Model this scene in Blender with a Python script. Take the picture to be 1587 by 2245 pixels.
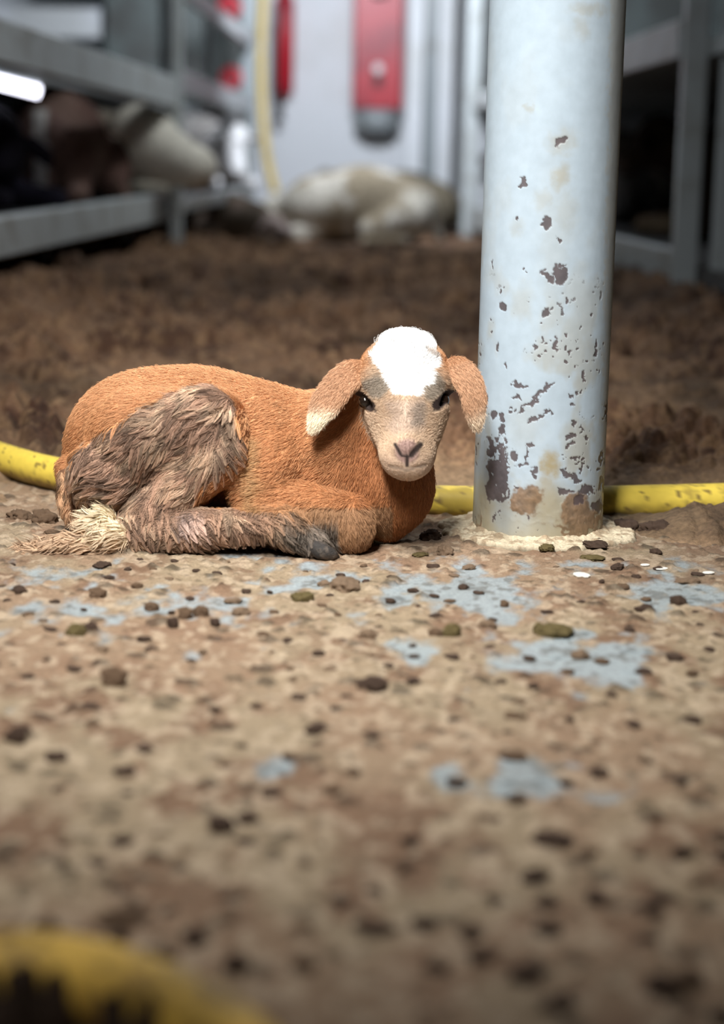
import bpy, math, random
import numpy as np
from mathutils import Vector, Matrix

for o in list(bpy.data.objects):
    bpy.data.objects.remove(o)
C = bpy.context.scene.collection
SC = bpy.context.scene
random.seed(7)
RNG = np.random.default_rng(11)

# ------------------------------------------------------------------ camera
W, H, F = 1587.0, 2245.0, 4000.0
PITCH, ROLL, CAMH = math.radians(10.9), math.radians(1.2), 0.489
_r0 = Vector((1, 0, 0)); _u0 = Vector((0, math.sin(PITCH), math.cos(PITCH))); FW = Vector((0, math.cos(PITCH), -math.sin(PITCH)))
RT = _r0 * math.cos(ROLL) + _u0 * math.sin(ROLL)
UP = _u0 * math.cos(ROLL) - _r0 * math.sin(ROLL)
cam_data = bpy.data.cameras.new('camera')
cam = bpy.data.objects.new('camera', cam_data); C.objects.link(cam)
cam_data.sensor_fit = 'VERTICAL'; cam_data.sensor_height = 24.0; cam_data.lens = 24.0 * F / H
cam.matrix_world = Matrix(((RT.x, UP.x, -FW.x, 0), (RT.y, UP.y, -FW.y, 0), (RT.z, UP.z, -FW.z, CAMH), (0, 0, 0, 1)))
cam_data.clip_start = 0.05; cam_data.clip_end = 100
cam_data.dof.use_dof = True; cam_data.dof.focus_distance = 2.37; cam_data.dof.aperture_fstop = 42.76 / 27.0
SC.camera = cam
SC.view_settings.view_transform = 'Standard'; SC.view_settings.look = 'None'
SC.view_settings.exposure = 0.0; SC.view_settings.gamma = 1.0; SC.view_settings.use_curve_mapping = False

# ------------------------------------------------------------------ world and lights
wd = bpy.data.worlds.new('world'); SC.world = wd; wd.use_nodes = True
wd.node_tree.nodes['Background'].inputs[0].default_value = (0.75, 0.85, 1.0, 1)
wd.node_tree.nodes['Background'].inputs[1].default_value = 0.02

def area(name, loc, sx, sy, power, col, target=None):
    l = bpy.data.lights.new(name, 'AREA'); l.shape = 'RECTANGLE'; l.size = sx; l.size_y = sy
    l.energy = power; l.color = col
    o = bpy.data.objects.new(name, l); C.objects.link(o); o.location = loc
    if target:
        o.rotation_euler = (Vector(target) - Vector(loc)).to_track_quat('-Z', 'Y').to_euler()
    return o
LAMPS = [(-0.15, 1.25, 2.05), (0.0, 3.9, 2.05), (0.0, 7.0, 2.05), (0.0, 10.6, 2.05)]
lamb_beam = area('overhead_light', (-0.35, 0.35, 1.98), 0.3, 0.9, 9.5, (1.0, 0.965, 0.91), (-0.03, 2.35, 0.1))  # added beam on the lamb from above the camera, its lamp unseen
lamb_beam.data.spread = math.radians(52)
area('overhead_light', (-0.35, 1.45, 1.98), 0.25, 0.8, 18, (1.0, 0.97, 0.92), (-0.1, 2.55, 0.2)).data.spread = math.radians(92)
area('overhead_light', (-0.0, 4.2, 1.98), 0.2, 1.2, 15, (0.95, 0.97, 1.0))
area('overhead_light', (0.0, 7.2, 1.98), 0.2, 1.2, 17, (0.9, 0.96, 1.0))
area('overhead_light', (-0.05, 9.7, 1.98), 0.6, 0.4, 84, (0.86, 0.91, 1.0), (-0.1, 12.7, 0.2))

# ------------------------------------------------------------------ projection helpers (used to measure the place)
def P(px, py, d):
    """point of the pixel ray on the upright plane y = d"""
    v = FW * F + RT * (px - W / 2) - UP * (py - H / 2)
    t = d / v.y
    return Vector((v.x * t, d, CAMH + v.z * t))
def G(px, py, z=0.0):
    """point of the pixel ray on the level z"""
    v = FW * F + RT * (px - W / 2) - UP * (py - H / 2)
    t = (z - CAMH) / v.z
    return Vector((v.x * t, v.y * t, z))
def proj(co):
    q = co - np.array([0, 0, CAMH])
    x = q @ np.array(RT); y = q @ np.array(UP); z = q @ np.array(FW)
    return W / 2 + F * x / z, H / 2 - F * y / z
def pxm(d, z=0.1):
    return (d * math.cos(PITCH) + (CAMH - z) * math.sin(PITCH)) / F

# ------------------------------------------------------------------ noise
def _hash(ix, iy, iz, seed):
    h = (ix.astype(np.uint32) * np.uint32(374761393) + iy.astype(np.uint32) * np.uint32(668265263)
         + iz.astype(np.uint32) * np.uint32(2147483647) + np.uint32(seed * 1274126177 & 0xffffffff))
    h = (h ^ (h >> np.uint32(13))) * np.uint32(1274126177)
    h = (h ^ (h >> np.uint32(16))) * np.uint32(2246822519)
    h = h ^ (h >> np.uint32(15))
    return (h & np.uint32(0xffffff)).astype(np.float32) / 16777215.0
def noise(x, y, z=None, seed=0):
    x = np.asarray(x, np.float64); y = np.asarray(y, np.float64)
    z = np.zeros_like(x) if z is None else np.asarray(z, np.float64)
    ix = np.floor(x).astype(np.int64); iy = np.floor(y).astype(np.int64); iz = np.floor(z).astype(np.int64)
    fx = x - ix; fy = y - iy; fz = z - iz
    fx = fx * fx * (3 - 2 * fx); fy = fy * fy * (3 - 2 * fy); fz = fz * fz * (3 - 2 * fz)
    r = 0
    for a in (0, 1):
        wx = fx if a else 1 - fx
        for b in (0, 1):
            wy = fy if b else 1 - fy
            for c in (0, 1):
                wz = fz if c else 1 - fz
                r = r + wx * wy * wz * _hash(ix + a, iy + b, iz + c, seed)
    return r
def fbm(x, y, z=None, seed=0, octs=4, gain=0.5):
    s = 0; a = 1; t = 0; k = 1.0
    for i in range(octs):
        s = s + a * noise(np.asarray(x) * k, np.asarray(y) * k, None if z is None else np.asarray(z) * k, seed + i * 17)
        t += a; a *= gain; k *= 2.03
    return s / t
def sstep(a, b, x):
    t = np.clip((x - a) / (b - a), 0, 1)
    return t * t * (3 - 2 * t)
def bumps(x, y, cell, seed, rmin=0.25, rmax=0.55, dens=1.0):
    """union of round lumps, one per jittered cell; 0..1"""
    x = np.asarray(x) / cell; y = np.asarray(y) / cell
    ix = np.floor(x).astype(np.int64); iy = np.floor(y).astype(np.int64)
    best = np.zeros(x.shape)
    zz = np.zeros_like(ix)
    for a in (-1, 0, 1):
        for b in (-1, 0, 1):
            jx = ix + a; jy = iy + b
            cx = jx + 0.15 + 0.7 * _hash(jx, jy, zz, seed); cy = jy + 0.15 + 0.7 * _hash(jx, jy, zz, seed + 1)
            r = rmin + (rmax - rmin) * _hash(jx, jy, zz, seed + 2)
            on = _hash(jx, jy, zz, seed + 3) < dens
            d2 = ((x - cx) ** 2 + (y - cy) ** 2) / (r * r)
            best = np.maximum(best, np.where(on, np.sqrt(np.clip(1 - d2, 0, 1)) * r / rmax, 0))
    return best
def inpoly(u, v, pts):
    ins = np.zeros(np.shape(u), bool); n = len(pts); j = n - 1
    for i in range(n):
        xi, yi = pts[i]; xj, yj = pts[j]
        c = ((yi > v) != (yj > v)) & (u < (xj - xi) * (v - yi) / ((yj - yi) or 1e-9) + xi)
        ins ^= c; j = i
    return ins

# ------------------------------------------------------------------ object helpers
def setp(o, label=None, cat=None, group=None, kind=None):
    if label: o['label'] = label
    if cat: o['category'] = cat
    if group: o['group'] = group
    if kind: o['kind'] = kind
    return o
def thing(name, label, cat, loc=(0, 0, 0), rz=0.0, group=None, kind=None):
    o = bpy.data.objects.new(name, None); C.objects.link(o); o.location = loc; o.rotation_euler = (0, 0, rz)
    o.empty_display_size = 0.05
    return setp(o, label, cat, group, kind)
def put(name, me, mat=None, parent=None, smooth=True):
    o = bpy.data.objects.new(name, me); C.objects.link(o)
    if mat: me.materials.append(mat)
    if parent is not None: o.parent = parent
    if smooth and hasattr(me, 'polygons'): me.polygons.foreach_set('use_smooth', [True] * len(me.polygons))
    return o
def npmesh(name, co, faces, col=None):
    """co (n,3), faces (m,4) or (m,3)"""
    co = np.ascontiguousarray(co, np.float32); faces = np.ascontiguousarray(faces, np.int32)
    me = bpy.data.meshes.new(name); k = faces.shape[1]
    me.vertices.add(len(co)); me.vertices.foreach_set('co', co.ravel())
    me.loops.add(faces.size); me.loops.foreach_set('vertex_index', faces.ravel())
    me.polygons.add(len(faces)); me.polygons.foreach_set('loop_start', np.arange(0, faces.size, k, dtype=np.int32))
    me.update(calc_edges=True)
    if col is not None: setcol(me, col)
    return me
def setcol(me, col, name='col'):
    a = me.attributes.new(name, 'FLOAT_COLOR', 'POINT')
    c = np.ones((len(col), 4), np.float32); c[:, :3] = col
    a.data.foreach_set('color', c.ravel())
def grid_faces(nx, ny, wrapx=False):
    i = np.arange(nx if wrapx else nx - 1); j = np.arange(ny - 1)
    I, J = np.meshgrid(i, j, indexing='ij'); I2 = (I + 1) % nx
    return np.stack([I * ny + J, I2 * ny + J, I2 * ny + J + 1, I * ny + J + 1], -1).reshape(-1, 4)
class MB:
    """collects boxes, tubes and lofts into one mesh"""
    def __init__(s): s.v = []; s.f = []
    def add(s, v, f):
        n = len(s.v); s.v += [tuple(p) for p in v]; s.f += [tuple(i + n for i in q) for q in f]; return s
    def box(s, c, d, bev=0.004, rz=0.0, frame=None):
        bev = min(bev, min(d) * 0.3); hx, hy, hz = [q / 2 for q in d]; v = []
        for sx in (-1, 1):
            for sy in (-1, 1):
                for sz in (-1, 1):
                    v.append((sx * (hx - bev), sy * (hy - bev), sz * hz)); v.append((sx * (hx - bev), sy * hy, sz * (hz - bev))); v.append((sx * hx, sy * (hy - bev), sz * (hz - bev)))
        def idx(sx, sy, sz, k): return ((sx > 0) * 4 + (sy > 0) * 2 + (sz > 0)) * 3 + k
        f = []
        for t in (-1, 1):
            f.append([idx(-1, -1, t, 0), idx(1, -1, t, 0), idx(1, 1, t, 0), idx(-1, 1, t, 0)][::t])
            f.append([idx(-1, t, -1, 1), idx(-1, t, 1, 1), idx(1, t, 1, 1), idx(1, t, -1, 1)][::t])
            f.append([idx(t, -1, -1, 2), idx(t, 1, -1, 2), idx(t, 1, 1, 2), idx(t, -1, 1, 2)][::t])
        for a in (-1, 1):
            for b in (-1, 1):
                f.append([idx(-1, a, b, 0), idx(1, a, b, 0), idx(1, a, b, 1), idx(-1, a, b, 1)])
                f.append([idx(a, -1, b, 0), idx(a, 1, b, 0), idx(a, 1, b, 2), idx(a, -1, b, 2)])
                f.append([idx(a, b, -1, 1), idx(a, b, 1, 1), idx(a, b, 1, 2), idx(a, b, -1, 2)])
                for e in (-1, 1): f.append([idx(a, b, e, 0), idx(a, b, e, 1), idx(a, b, e, 2)])
        if frame is None:
            cs, sn = math.cos(rz), math.sin(rz)
            v = [(c[0] + x * cs - y * sn, c[1] + x * sn + y * cs, c[2] + z) for x, y, z in v]
        else:
            v = [tuple(Vector(c) + frame[0] * x + frame[1] * y + frame[2] * z) for x, y, z in v]
        return s.add(v, f)
    def bar(s, a, b, w, h, bev=0.004):
        a = Vector(a); b = Vector(b); d = b - a; L = d.length; d.normalize()
        side = d.cross(Vector((0, 0, 1))); side = side.normalized() if side.length > 1e-4 else Vector((1, 0, 0)); up = side.cross(d)
        return s.box((a + b) / 2, (L, w, h), bev, frame=(d, side, up))
    def loft(s, pts, rads, n=16, squash=None, normal=None, cap=True):
        pts = [Vector(p) for p in pts]; m = len(pts); v = []; f = []; prev = None
        for i, p in enumerate(pts):
            t = (pts[min(i + 1, m - 1)] - pts[max(i - 1, 0)]).normalized()
            if normal is not None: nn = Vector(normal)
            elif prev is None: nn = Vector((0, 0, 1)) if abs(t.z) < 0.9 else Vector((1, 0, 0))
            else: nn = prev
            a = (nn - t * nn.dot(t)).normalized(); b = t.cross(a); prev = a
            r = rads[i]; ra, rb = (r if isinstance(r, (tuple, list)) else (r, r))
            for k in range(n):
                g = 2 * math.pi * k / n; v.append(p + a * math.cos(g) * ra + b * math.sin(g) * rb)
        for i in range(m - 1):
            for k in range(n):
                k2 = (k + 1) % n; f.append((i * n + k, i * n + k2, (i + 1) * n + k2, (i + 1) * n + k))
        if cap: f.append(tuple(range(n))[::-1]); f.append(tuple((m - 1) * n + k for k in range(n)))
        return s.add(v, f)
    def lathe(s, c, prof, n=24, axis=None):
        """prof: list of (r, h) along axis"""
        ax = Vector((0, 0, 1) if axis is None else axis).normalized(); a = ax.orthogonal().normalized(); b = ax.cross(a); v = []; f = []; m = len(prof)
        for r, h in prof:
            for k in range(n):
                g = 2 * math.pi * k / n; v.append(Vector(c) + ax * h + a * math.cos(g) * r + b * math.sin(g) * r)
        for i in range(m - 1):
            for k in range(n):
                k2 = (k + 1) % n; f.append((i * n + k, i * n + k2, (i + 1) * n + k2, (i + 1) * n + k))
        f.append(tuple(range(n))[::-1]); f.append(tuple((m - 1) * n + k for k in range(n)))
        return s.add(v, f)
    def mesh(s, name):
        me = bpy.data.meshes.new(name); me.from_pydata(s.v, [], s.f); me.update(); return me
    def build(s, name, mat, parent=None, smooth=False):
        return put(name, s.mesh(name), mat, parent, smooth)

# ------------------------------------------------------------------ materials
def nodes(name):
    m = bpy.data.materials.new(name); m.use_nodes = True; nt = m.node_tree
    return m, nt, nt.nodes['Principled BSDF']
def bump(nt, b, scale, strength, dist=0.004, detail=6, src=None, coord='Object'):
    tc = nt.nodes.new('ShaderNodeTexCoord'); n = nt.nodes.new('ShaderNodeTexNoise'); n.inputs['Scale'].default_value = scale
    n.inputs['Detail'].default_value = detail; n.inputs['Roughness'].default_value = 0.6
    bp = nt.nodes.new('ShaderNodeBump'); bp.inputs['Strength'].default_value = strength; bp.inputs['Distance'].default_value = dist
    nt.links.new(tc.outputs[coord], n.inputs['Vector']); nt.links.new(n.outputs['Fac'], bp.inputs['Height']); nt.links.new(bp.outputs['Normal'], b.inputs['Normal'])
    return n
def mat_attr(name, rough=0.7, bscale=0, bstr=0, bdist=0.004, spec=0.4, var=0.0, vscale=200, rough_var=0.0):
    m, nt, b = nodes(name); a = nt.nodes.new('ShaderNodeAttribute'); a.attribute_name = 'col'
    out = a.outputs['Color']
    if var:
        tc = nt.nodes.new('ShaderNodeTexCoord'); n = nt.nodes.new('ShaderNodeTexNoise'); n.inputs['Scale'].default_value = vscale; n.inputs['Detail'].default_value = 5
        mr = nt.nodes.new('ShaderNodeMapRange'); mr.inputs['From Min'].default_value = 0.3; mr.inputs['From Max'].default_value = 0.7
        mr.inputs['To Min'].default_value = 1 - var; mr.inputs['To Max'].default_value = 1 + var
        mx = nt.nodes.new('ShaderNodeVectorMath'); mx.operation = 'SCALE'
        nt.links.new(tc.outputs['Object'], n.inputs['Vector']); nt.links.new(n.outputs['Fac'], mr.inputs['Value'])
        nt.links.new(out, mx.inputs[0]); nt.links.new(mr.outputs[0], mx.inputs['Scale']); out = mx.outputs[0]
    nt.links.new(out, b.inputs['Base Color']); b.inputs['Roughness'].default_value = rough; b.inputs['Specular IOR Level'].default_value = spec
    if bscale: bump(nt, b, bscale, bstr, bdist)
    return m
def mat_plain(name, c, rough=0.5, metal=0.0, spec=0.5, c2=None, nscale=8, lo=0.45, hi=0.6, bscale=0, bstr=0.2, bdist=0.003, emit=0):
    m, nt, b = nodes(name); b.inputs['Roughness'].default_value = rough; b.inputs['Metallic'].default_value = metal; b.inputs['Specular IOR Level'].default_value = spec
    tc = nt.nodes.new('ShaderNodeTexCoord'); n = nt.nodes.new('ShaderNodeTexNoise'); n.inputs['Scale'].default_value = nscale; n.inputs['Detail'].default_value = 7
    cr = nt.nodes.new('ShaderNodeValToRGB'); c2 = c2 or tuple(q * 0.85 for q in c)
    cr.color_ramp.elements[0].position = lo; cr.color_ramp.elements[0].color = (*c, 1); cr.color_ramp.elements[1].position = hi; cr.color_ramp.elements[1].color = (*c2, 1)
    nt.links.new(tc.outputs['Object'], n.inputs['Vector']); nt.links.new(n.outputs['Fac'], cr.inputs['Fac']); nt.links.new(cr.outputs['Color'], b.inputs['Base Color'])
    if bscale: bump(nt, b, bscale, bstr, bdist)
    if emit:
        b.inputs['Emission Color'].default_value = (*c, 1); b.inputs['Emission Strength'].default_value = emit
    return m
M = {}
M['paint'] = mat_plain('white_gate_paint', (0.50, 0.54, 0.54), 0.42, c2=(0.30, 0.30, 0.27), nscale=9, lo=0.5, hi=0.75, bscale=40, bstr=0.1)
M['paint_grey'] = mat_plain('grey_steel_paint', (0.26, 0.29, 0.30), 0.35, c2=(0.16, 0.16, 0.14), nscale=7, lo=0.5, hi=0.8, bscale=30, bstr=0.1)
M['paint_dim'] = mat_plain('dim_green_grey_paint', (0.11, 0.13, 0.125), 0.5, c2=(0.08, 0.085, 0.08), nscale=5)
M['wall'] = mat_plain('white_bulkhead_paint', (0.72, 0.75, 0.78), 0.5, c2=(0.62, 0.64, 0.64), nscale=2, bscale=3, bstr=0.1, bdist=0.02)
M['dark'] = mat_plain('dark_steel', (0.035, 0.035, 0.036), 0.7, c2=(0.02, 0.018, 0.016), nscale=5)
M['red'] = mat_plain('red_enamel', (0.46, 0.008, 0.022), 0.4, c2=(0.30, 0.006, 0.02), nscale=4)
M['black'] = mat_plain('black_rubber', (0.03, 0.03, 0.032), 0.6)
M['metal'] = mat_plain('bare_metal', (0.35, 0.36, 0.36), 0.35, metal=0.7)
M['lamp'] = mat_plain('tube_glow', (0.85, 0.9, 1.0), 0.5, emit=6)

# ------------------------------------------------------------------ signed distance shapes -> one continuous surface
def cone(a, b, r1, r2, ys=1.0):
    a = np.array(a, np.float32); b = np.array(b, np.float32)
    def f(p):
        s = np.array([1, 1 / ys, 1], np.float32); q = (p - a) * s; d = (b - a) * s
        t = np.clip((q @ d) / max(float(d @ d), 1e-12), 0, 1)
        return np.sqrt(((q - t[..., None] * d) ** 2).sum(-1)) - (r1 + (r2 - r1) * t)
    f.bb = (np.minimum(a - r1 * max(1, ys), b - r2 * max(1, ys)), np.maximum(a + r1 * max(1, ys), b + r2 * max(1, ys)))
    return f
def ell(c, r, rot=0.0, rx=0.0):
    """rot turns the shape in the x-z plane, rx tips it about x"""
    c = np.array(c, np.float32); r = np.array(r, np.float32); cs, sn = math.cos(rot), math.sin(rot); c2, s2 = math.cos(rx), math.sin(rx)
    def f(p):
        q = p - c; x = q[..., 0] * cs + q[..., 2] * sn; z = -q[..., 0] * sn + q[..., 2] * cs; y = q[..., 1]
        y, z = y * c2 + z * s2, -y * s2 + z * c2
        k0 = np.sqrt((x / r[0]) ** 2 + (y / r[1]) ** 2 + (z / r[2]) ** 2)
        k1 = np.sqrt((x / r[0] ** 2) ** 2 + (y / r[1] ** 2) ** 2 + (z / r[2] ** 2) ** 2) + 1e-9
        return k0 * (k0 - 1) / k1
    m = float(r.max()); f.bb = (c - m, c + m)
    return f
def smin(a, b, k):
    h = np.clip(0.5 + 0.5 * (b - a) / k, 0, 1)
    return b * (1 - h) + a * h - k * h * (1 - h)
def sdf(p, prims, start=None):
    """prims: (fn, k) union, (fn, k, -1) carve"""
    d = start
    for q in prims:
        v = q[0](p); k = q[1]
        if d is None: d = v
        elif len(q) > 2: d = -smin(-d, v, k)
        else: d = smin(d, v, k)
    return d
def surface(prims, vox, pad=0.02, ground=None):
    bbs = [q[0].bb for q in prims if len(q) < 3]
    lo = np.min([b[0] for b in bbs], 0) - pad; hi = np.max([b[1] for b in bbs], 0) + pad
    n = np.ceil((hi - lo) / vox).astype(int) + 1
    ax = [lo[i] + vox * np.arange(n[i]) for i in range(3)]
    D = np.empty(n, np.float32)
    for i in range(0, n[0], 24):
        X, Y, Z = np.meshgrid(ax[0][i:i + 24], ax[1], ax[2], indexing='ij')
        D[i:i + 24] = sdf(np.stack([X, Y, Z], -1).astype(np.float32), prims)
        if ground is not None: D[i:i + 24] = np.maximum(D[i:i + 24], ground - Z)
    neg = D < 0
    c = np.zeros(n - 1, np.int8)
    for a in (0, 1):
        for b in (0, 1):
            for e in (0, 1): c += neg[a:n[0] - 1 + a, b:n[1] - 1 + b, e:n[2] - 1 + e]
    cells = np.argwhere((c > 0) & (c < 8)); idx = np.full(n - 1, -1, np.int64); idx[tuple(cells.T)] = np.arange(len(cells))
    acc = np.zeros((len(cells), 3)); cnt = np.zeros(len(cells))
    for axis in range(3):
        o1, o2 = [k for k in range(3) if k != axis]
        for a in (0, 1):
            for b in (0, 1):
                p0 = cells.copy(); p0[:, o1] += a; p0[:, o2] += b; p1 = p0.copy(); p1[:, axis] += 1
                d0 = D[tuple(p0.T)]; d1 = D[tuple(p1.T)]; m = (d0 < 0) != (d1 < 0)
                t = np.where(m, d0 / np.where(m, d0 - d1, 1), 0)
                q = p0.astype(float); q[:, axis] += t; acc[m] += q[m]; cnt[m] += 1
    co = lo + vox * acc / cnt[:, None]
    F_ = []
    for axis in range(3):
        o1, o2 = [(1, 2), (2, 0), (0, 1)][axis]
        s0 = [slice(None)] * 3; s1 = [slice(None)] * 3; s0[axis] = slice(0, n[axis] - 1); s1[axis] = slice(1, n[axis])
        a0 = neg[tuple(s0)]; a1 = neg[tuple(s1)]; e = np.argwhere(a0 != a1)
        e = e[(e[:, o1] > 0) & (e[:, o2] > 0) & (e[:, o1] < n[o1] - 1) & (e[:, o2] < n[o2] - 1)]
        fl = a0[tuple(e.T)]; q = []
        for da, db in ((-1, -1), (0, -1), (0, 0), (-1, 0)):
            g = e.copy(); g[:, o1] += da; g[:, o2] += db; q.append(idx[tuple(g.T)])
        q = np.stack(q, -1); q[~fl] = q[~fl][:, ::-1]; F_.append(q)
    return co, np.concatenate(F_)
def vnormals(co, faces):
    a = co[faces[:, 0]]; b = co[faces[:, 1]]; c = co[faces[:, 2]]; d = co[faces[:, 3]] if faces.shape[1] == 4 else c
    fn = np.cross(c - a, d - b) if faces.shape[1] == 4 else np.cross(b - a, c - a)
    vn = np.zeros_like(co)
    for k in range(faces.shape[1]): np.add.at(vn, faces[:, k], fn)
    return vn / (np.linalg.norm(vn, axis=1, keepdims=True) + 1e-12), np.linalg.norm(fn, axis=1) / 2
# ================================================================== THE SETTING
# ---- deck floor: steel painted grey-blue under dried dirt
def gauss(x, y, cx, cy, sx, sy): return np.exp(-((x - cx) / sx) ** 2 - ((y - cy) / sy) ** 2)
xs = np.concatenate([np.linspace(-5.2, -0.62, 26)[:-1], np.arange(-0.62, 0.62, 0.0026), np.linspace(0.62, 5.2, 26)])
ys = np.concatenate([np.linspace(-2.5, 0.75, 12)[:-1], np.arange(0.75, 2.65, 0.0026), np.linspace(2.65, 12.7, 44)])
X, Y = np.meshgrid(xs, ys, indexing='ij')
wx = X + 0.02 * (fbm(X * 18, Y * 18, seed=3) - .5); wy = Y + 0.04 * (fbm(X * 14, Y * 14, seed=4) - .5)
crust = fbm(X * 9, Y * 5, seed=5, octs=5) * 0.55 + fbm(X * 38, Y * 20, seed=6, octs=4) * 0.45
bare = np.zeros_like(X)
for (x0, y0, x1, y1, k) in [(600, 1262, 800, 1300, .8), (830, 1268, 1170, 1345, 1.15), (1400, 1280, 1600, 1335, 1.1), (0, 1285, 240, 1400, .75), (260, 1300, 560, 1370, .6),
                            (860, 1395, 960, 1440, .8), (1110, 1408, 1420, 1490, 1.1), (1000, 1505, 1040, 1525, .7), (560, 1640, 660, 1710, .9), (640, 1490, 740, 1530, .5),
                            (930, 1665, 1400, 1770, .85), (700, 1815, 820, 1860, .75), (0, 1530, 60, 1580, .5), (340, 1480, 420, 1560, .4), (300, 2010, 400, 2080, .5),
                            (1250, 1480, 1420, 1560, .45), (0, 1850, 300, 1950, .35), (1050, 1850, 1400, 2100, .3)]:
    a = G(x0, (y0 + y1) / 2); b = G(x1, (y0 + y1) / 2); c = G((x0 + x1) / 2, y1); d = G((x0 + x1) / 2, y0)
    bare = np.maximum(bare, k * gauss(wx, wy, (a.x + b.x) / 2, (c.y + d.y) / 2, (b.x - a.x) * .55, (d.y - c.y) * .62))
thin = fbm(X * 30, Y * 17, seed=7, octs=5); bare = np.maximum(bare, .30 * sstep(1.9, 2.1, Y) * sstep(2.3, 2.2, Y))
mask = sstep(0.36, 0.74, bare * .9 + (0.5 - crust) * 1.5 + (.5 - thin) * 1.6 - .5 * sstep(1.75, 1.45, Y) * (bare < .4)) * .85
lump = bumps(X, Y, 0.026, 31, .15, .5, .3) * 0.005 * (.4 + thin) + bumps(X, Y, 0.011, 35, .2, .5, .4) * 0.003
hgt = (0.009 * (crust - .5) + .005 * (fbm(X * 80, Y * 60, seed=8) - .5) + lump * sstep(.45, .62, crust + .1)) * (1 - mask) + 0.0015 * (1 - mask) + 0.0004 * fbm(X * 120, Y * 120, seed=9)
n1 = fbm(X * 22, Y * 14, seed=12, octs=5)[..., None]; n2 = fbm(X * 6, Y * 4, seed=13, octs=3)[..., None]; n3 = fbm(X * 90, Y * 60, seed=14, octs=3)[..., None]
tan_ = np.array([.31, .24, .16]); brn = np.array([.20, .125, .08]); red_ = np.array([.27, .175, .115]); pale = np.array([.50, .40, .29])
dirt = tan_ * (1 - sstep(.45, .7, n1)) + brn * sstep(.45, .7, n1)
dirt = dirt * (1 - .7 * sstep(.5, .65, n2)) + red_ * .7 * sstep(.5, .65, n2)
dirt = dirt + (pale - dirt) * .55 * sstep(.52, .66, n3)
dirt = dirt * (1 - .6 * sstep(.15, .7, (lump / .0049)[..., None]))
steel = np.array([.32, .38, .41]) * (.8 + .4 * n1); steel = steel * (1 - .5 * sstep(.56, .66, n3))
colr = dirt * (1 - mask[..., None]) + steel * mask[..., None]
wetd = sstep(.2, .5, X)[..., None] * sstep(2.0, 2.3, Y)[..., None] * .35
colr = colr * (1 - wetd) * .93
M['floor'] = mat_attr('dirty_deck', 0.85, 260, 0.5, 0.002, 0.2, var=0.22, vscale=330)
floor = put('floor', npmesh('floor', np.stack([X, Y, hgt - .0015], -1).reshape(-1, 3), grid_faces(len(xs), len(ys)), colr.reshape(-1, 3)), M['floor'])
floor['kind'] = 'structure'

def struct_box(name, c, d, mat):
    o = MB().box(c, d, 0.005).build(name, mat); o['kind'] = 'structure'; return o
struct_box('wall_back', (0, 12.78, 1.05), (10.6, .16, 2.3), M['wall'])
struct_box('wall_left', (-5.25, 5.1, 1.05), (.1, 15.4, 2.3), M['paint_grey'])
struct_box('wall_right', (5.25, 5.1, 1.05), (.1, 15.4, 2.3), M['paint_grey'])
struct_box('wall_front', (0, -2.6, 1.05), (10.6, .1, 2.3), M['paint_grey'])
struct_box('ceiling', (0, 5.1, 2.25), (10.6, 15.6, .1), M['paint_grey'])
# raised pen decks either side of the passage
def struct_prism(name, pts, z0, z1, mat):
    n = len(pts); m = MB(); m.add([(x, y, z0) for x, y in pts] + [(x, y, z1) for x, y in pts], [tuple(range(n))[::-1], tuple(range(n, 2 * n))] + [(i, (i + 1) % n, n + (i + 1) % n, n + i) for i in range(n)])
    o = m.build(name, mat); o['kind'] = 'structure'; return o
LP = [(-5.1, 3.2), (-1.19, 3.2), (-.90, 7.8), (-.80, 12.65), (-5.1, 12.65)]; RP = [(5.1, 1.9), (5.1, 12.65), (.70, 12.65), (.84, 9.3), (1.02, 5.8), (1.02, 4.9), (1.9, 3.4), (2.9, 1.9)]
struct_prism('floor_left_pen', LP, .24, .30, M['dark']); struct_prism('floor_right_pen', RP[::1], .14, .19, M['dark'])
struct_prism('ceiling_left_pen', [(-5.1, 3.2), (-1.40, 3.2), (-1.12, 7.8), (-1.10, 12.65), (-5.1, 12.65)], .74, .79, M['paint_grey'])  # slab edge set back from the rail so lamp light reaches the sheep
struct_prism('ceiling_right_pen', RP, .82, .87, M['paint_grey'])
for i, (x, y) in enumerate([(0.0, .35), (0.0, 4.2), (0.0, 7.2), (-.05, 9.7), (-.35, 1.45)]):  # first fixture added to house the beam on the lamb
    t = thing('ceiling_lamp', 'long white strip lamp, unseen, under the passage ceiling', 'ceiling lamp', (x - (.35 if i == 0 else 0), y, 2.14), 0, 'strip lamps along the passage ceiling')
    MB().box((0, 0, .02), (.2, .92, .06)).build('lamp_housing', M['paint'], t)
    for s in (-.05, .05): MB().loft([(s, -.42, -.03), (s, .42, -.03)], [.013, .013], 12).build('tube', M['lamp'], t)

# ---- manure bed heaped over the far deck
xs = np.concatenate([np.arange(-1.45, -.8, .009), np.arange(-.8, .8, 0.0042), np.arange(.8, 1.45, .009)])
ys = np.concatenate([np.arange(2.3, 3.2, .0042), np.arange(3.2, 4.3, 0.008), np.arange(4.3, 7, 0.014), np.arange(7, 12.6, .03)])
X, Y = np.meshgrid(xs, ys, indexing='ij')
wob = .06 * (fbm(X * 4, np.zeros_like(X), seed=41) - .5)
edge = sstep(2.56, 2.95, Y + wob * 1.4)
base = -.012 + .035 * edge + .03 * sstep(3.1, 4.2, Y) + .05 * sstep(-.35, -1.0, X) * sstep(3.0, 4, Y) + .04 * sstep(.3, 1.0, X) * sstep(2.6, 3.4, Y)
rmound = np.exp(-((X - .52) / .19) ** 2 - ((Y - 2.46) / .10) ** 2) * .040 + np.exp(-((X + .62) / .14) ** 2 - ((Y - 2.56) / .06) ** 2) * .03
base = base + rmound
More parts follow.
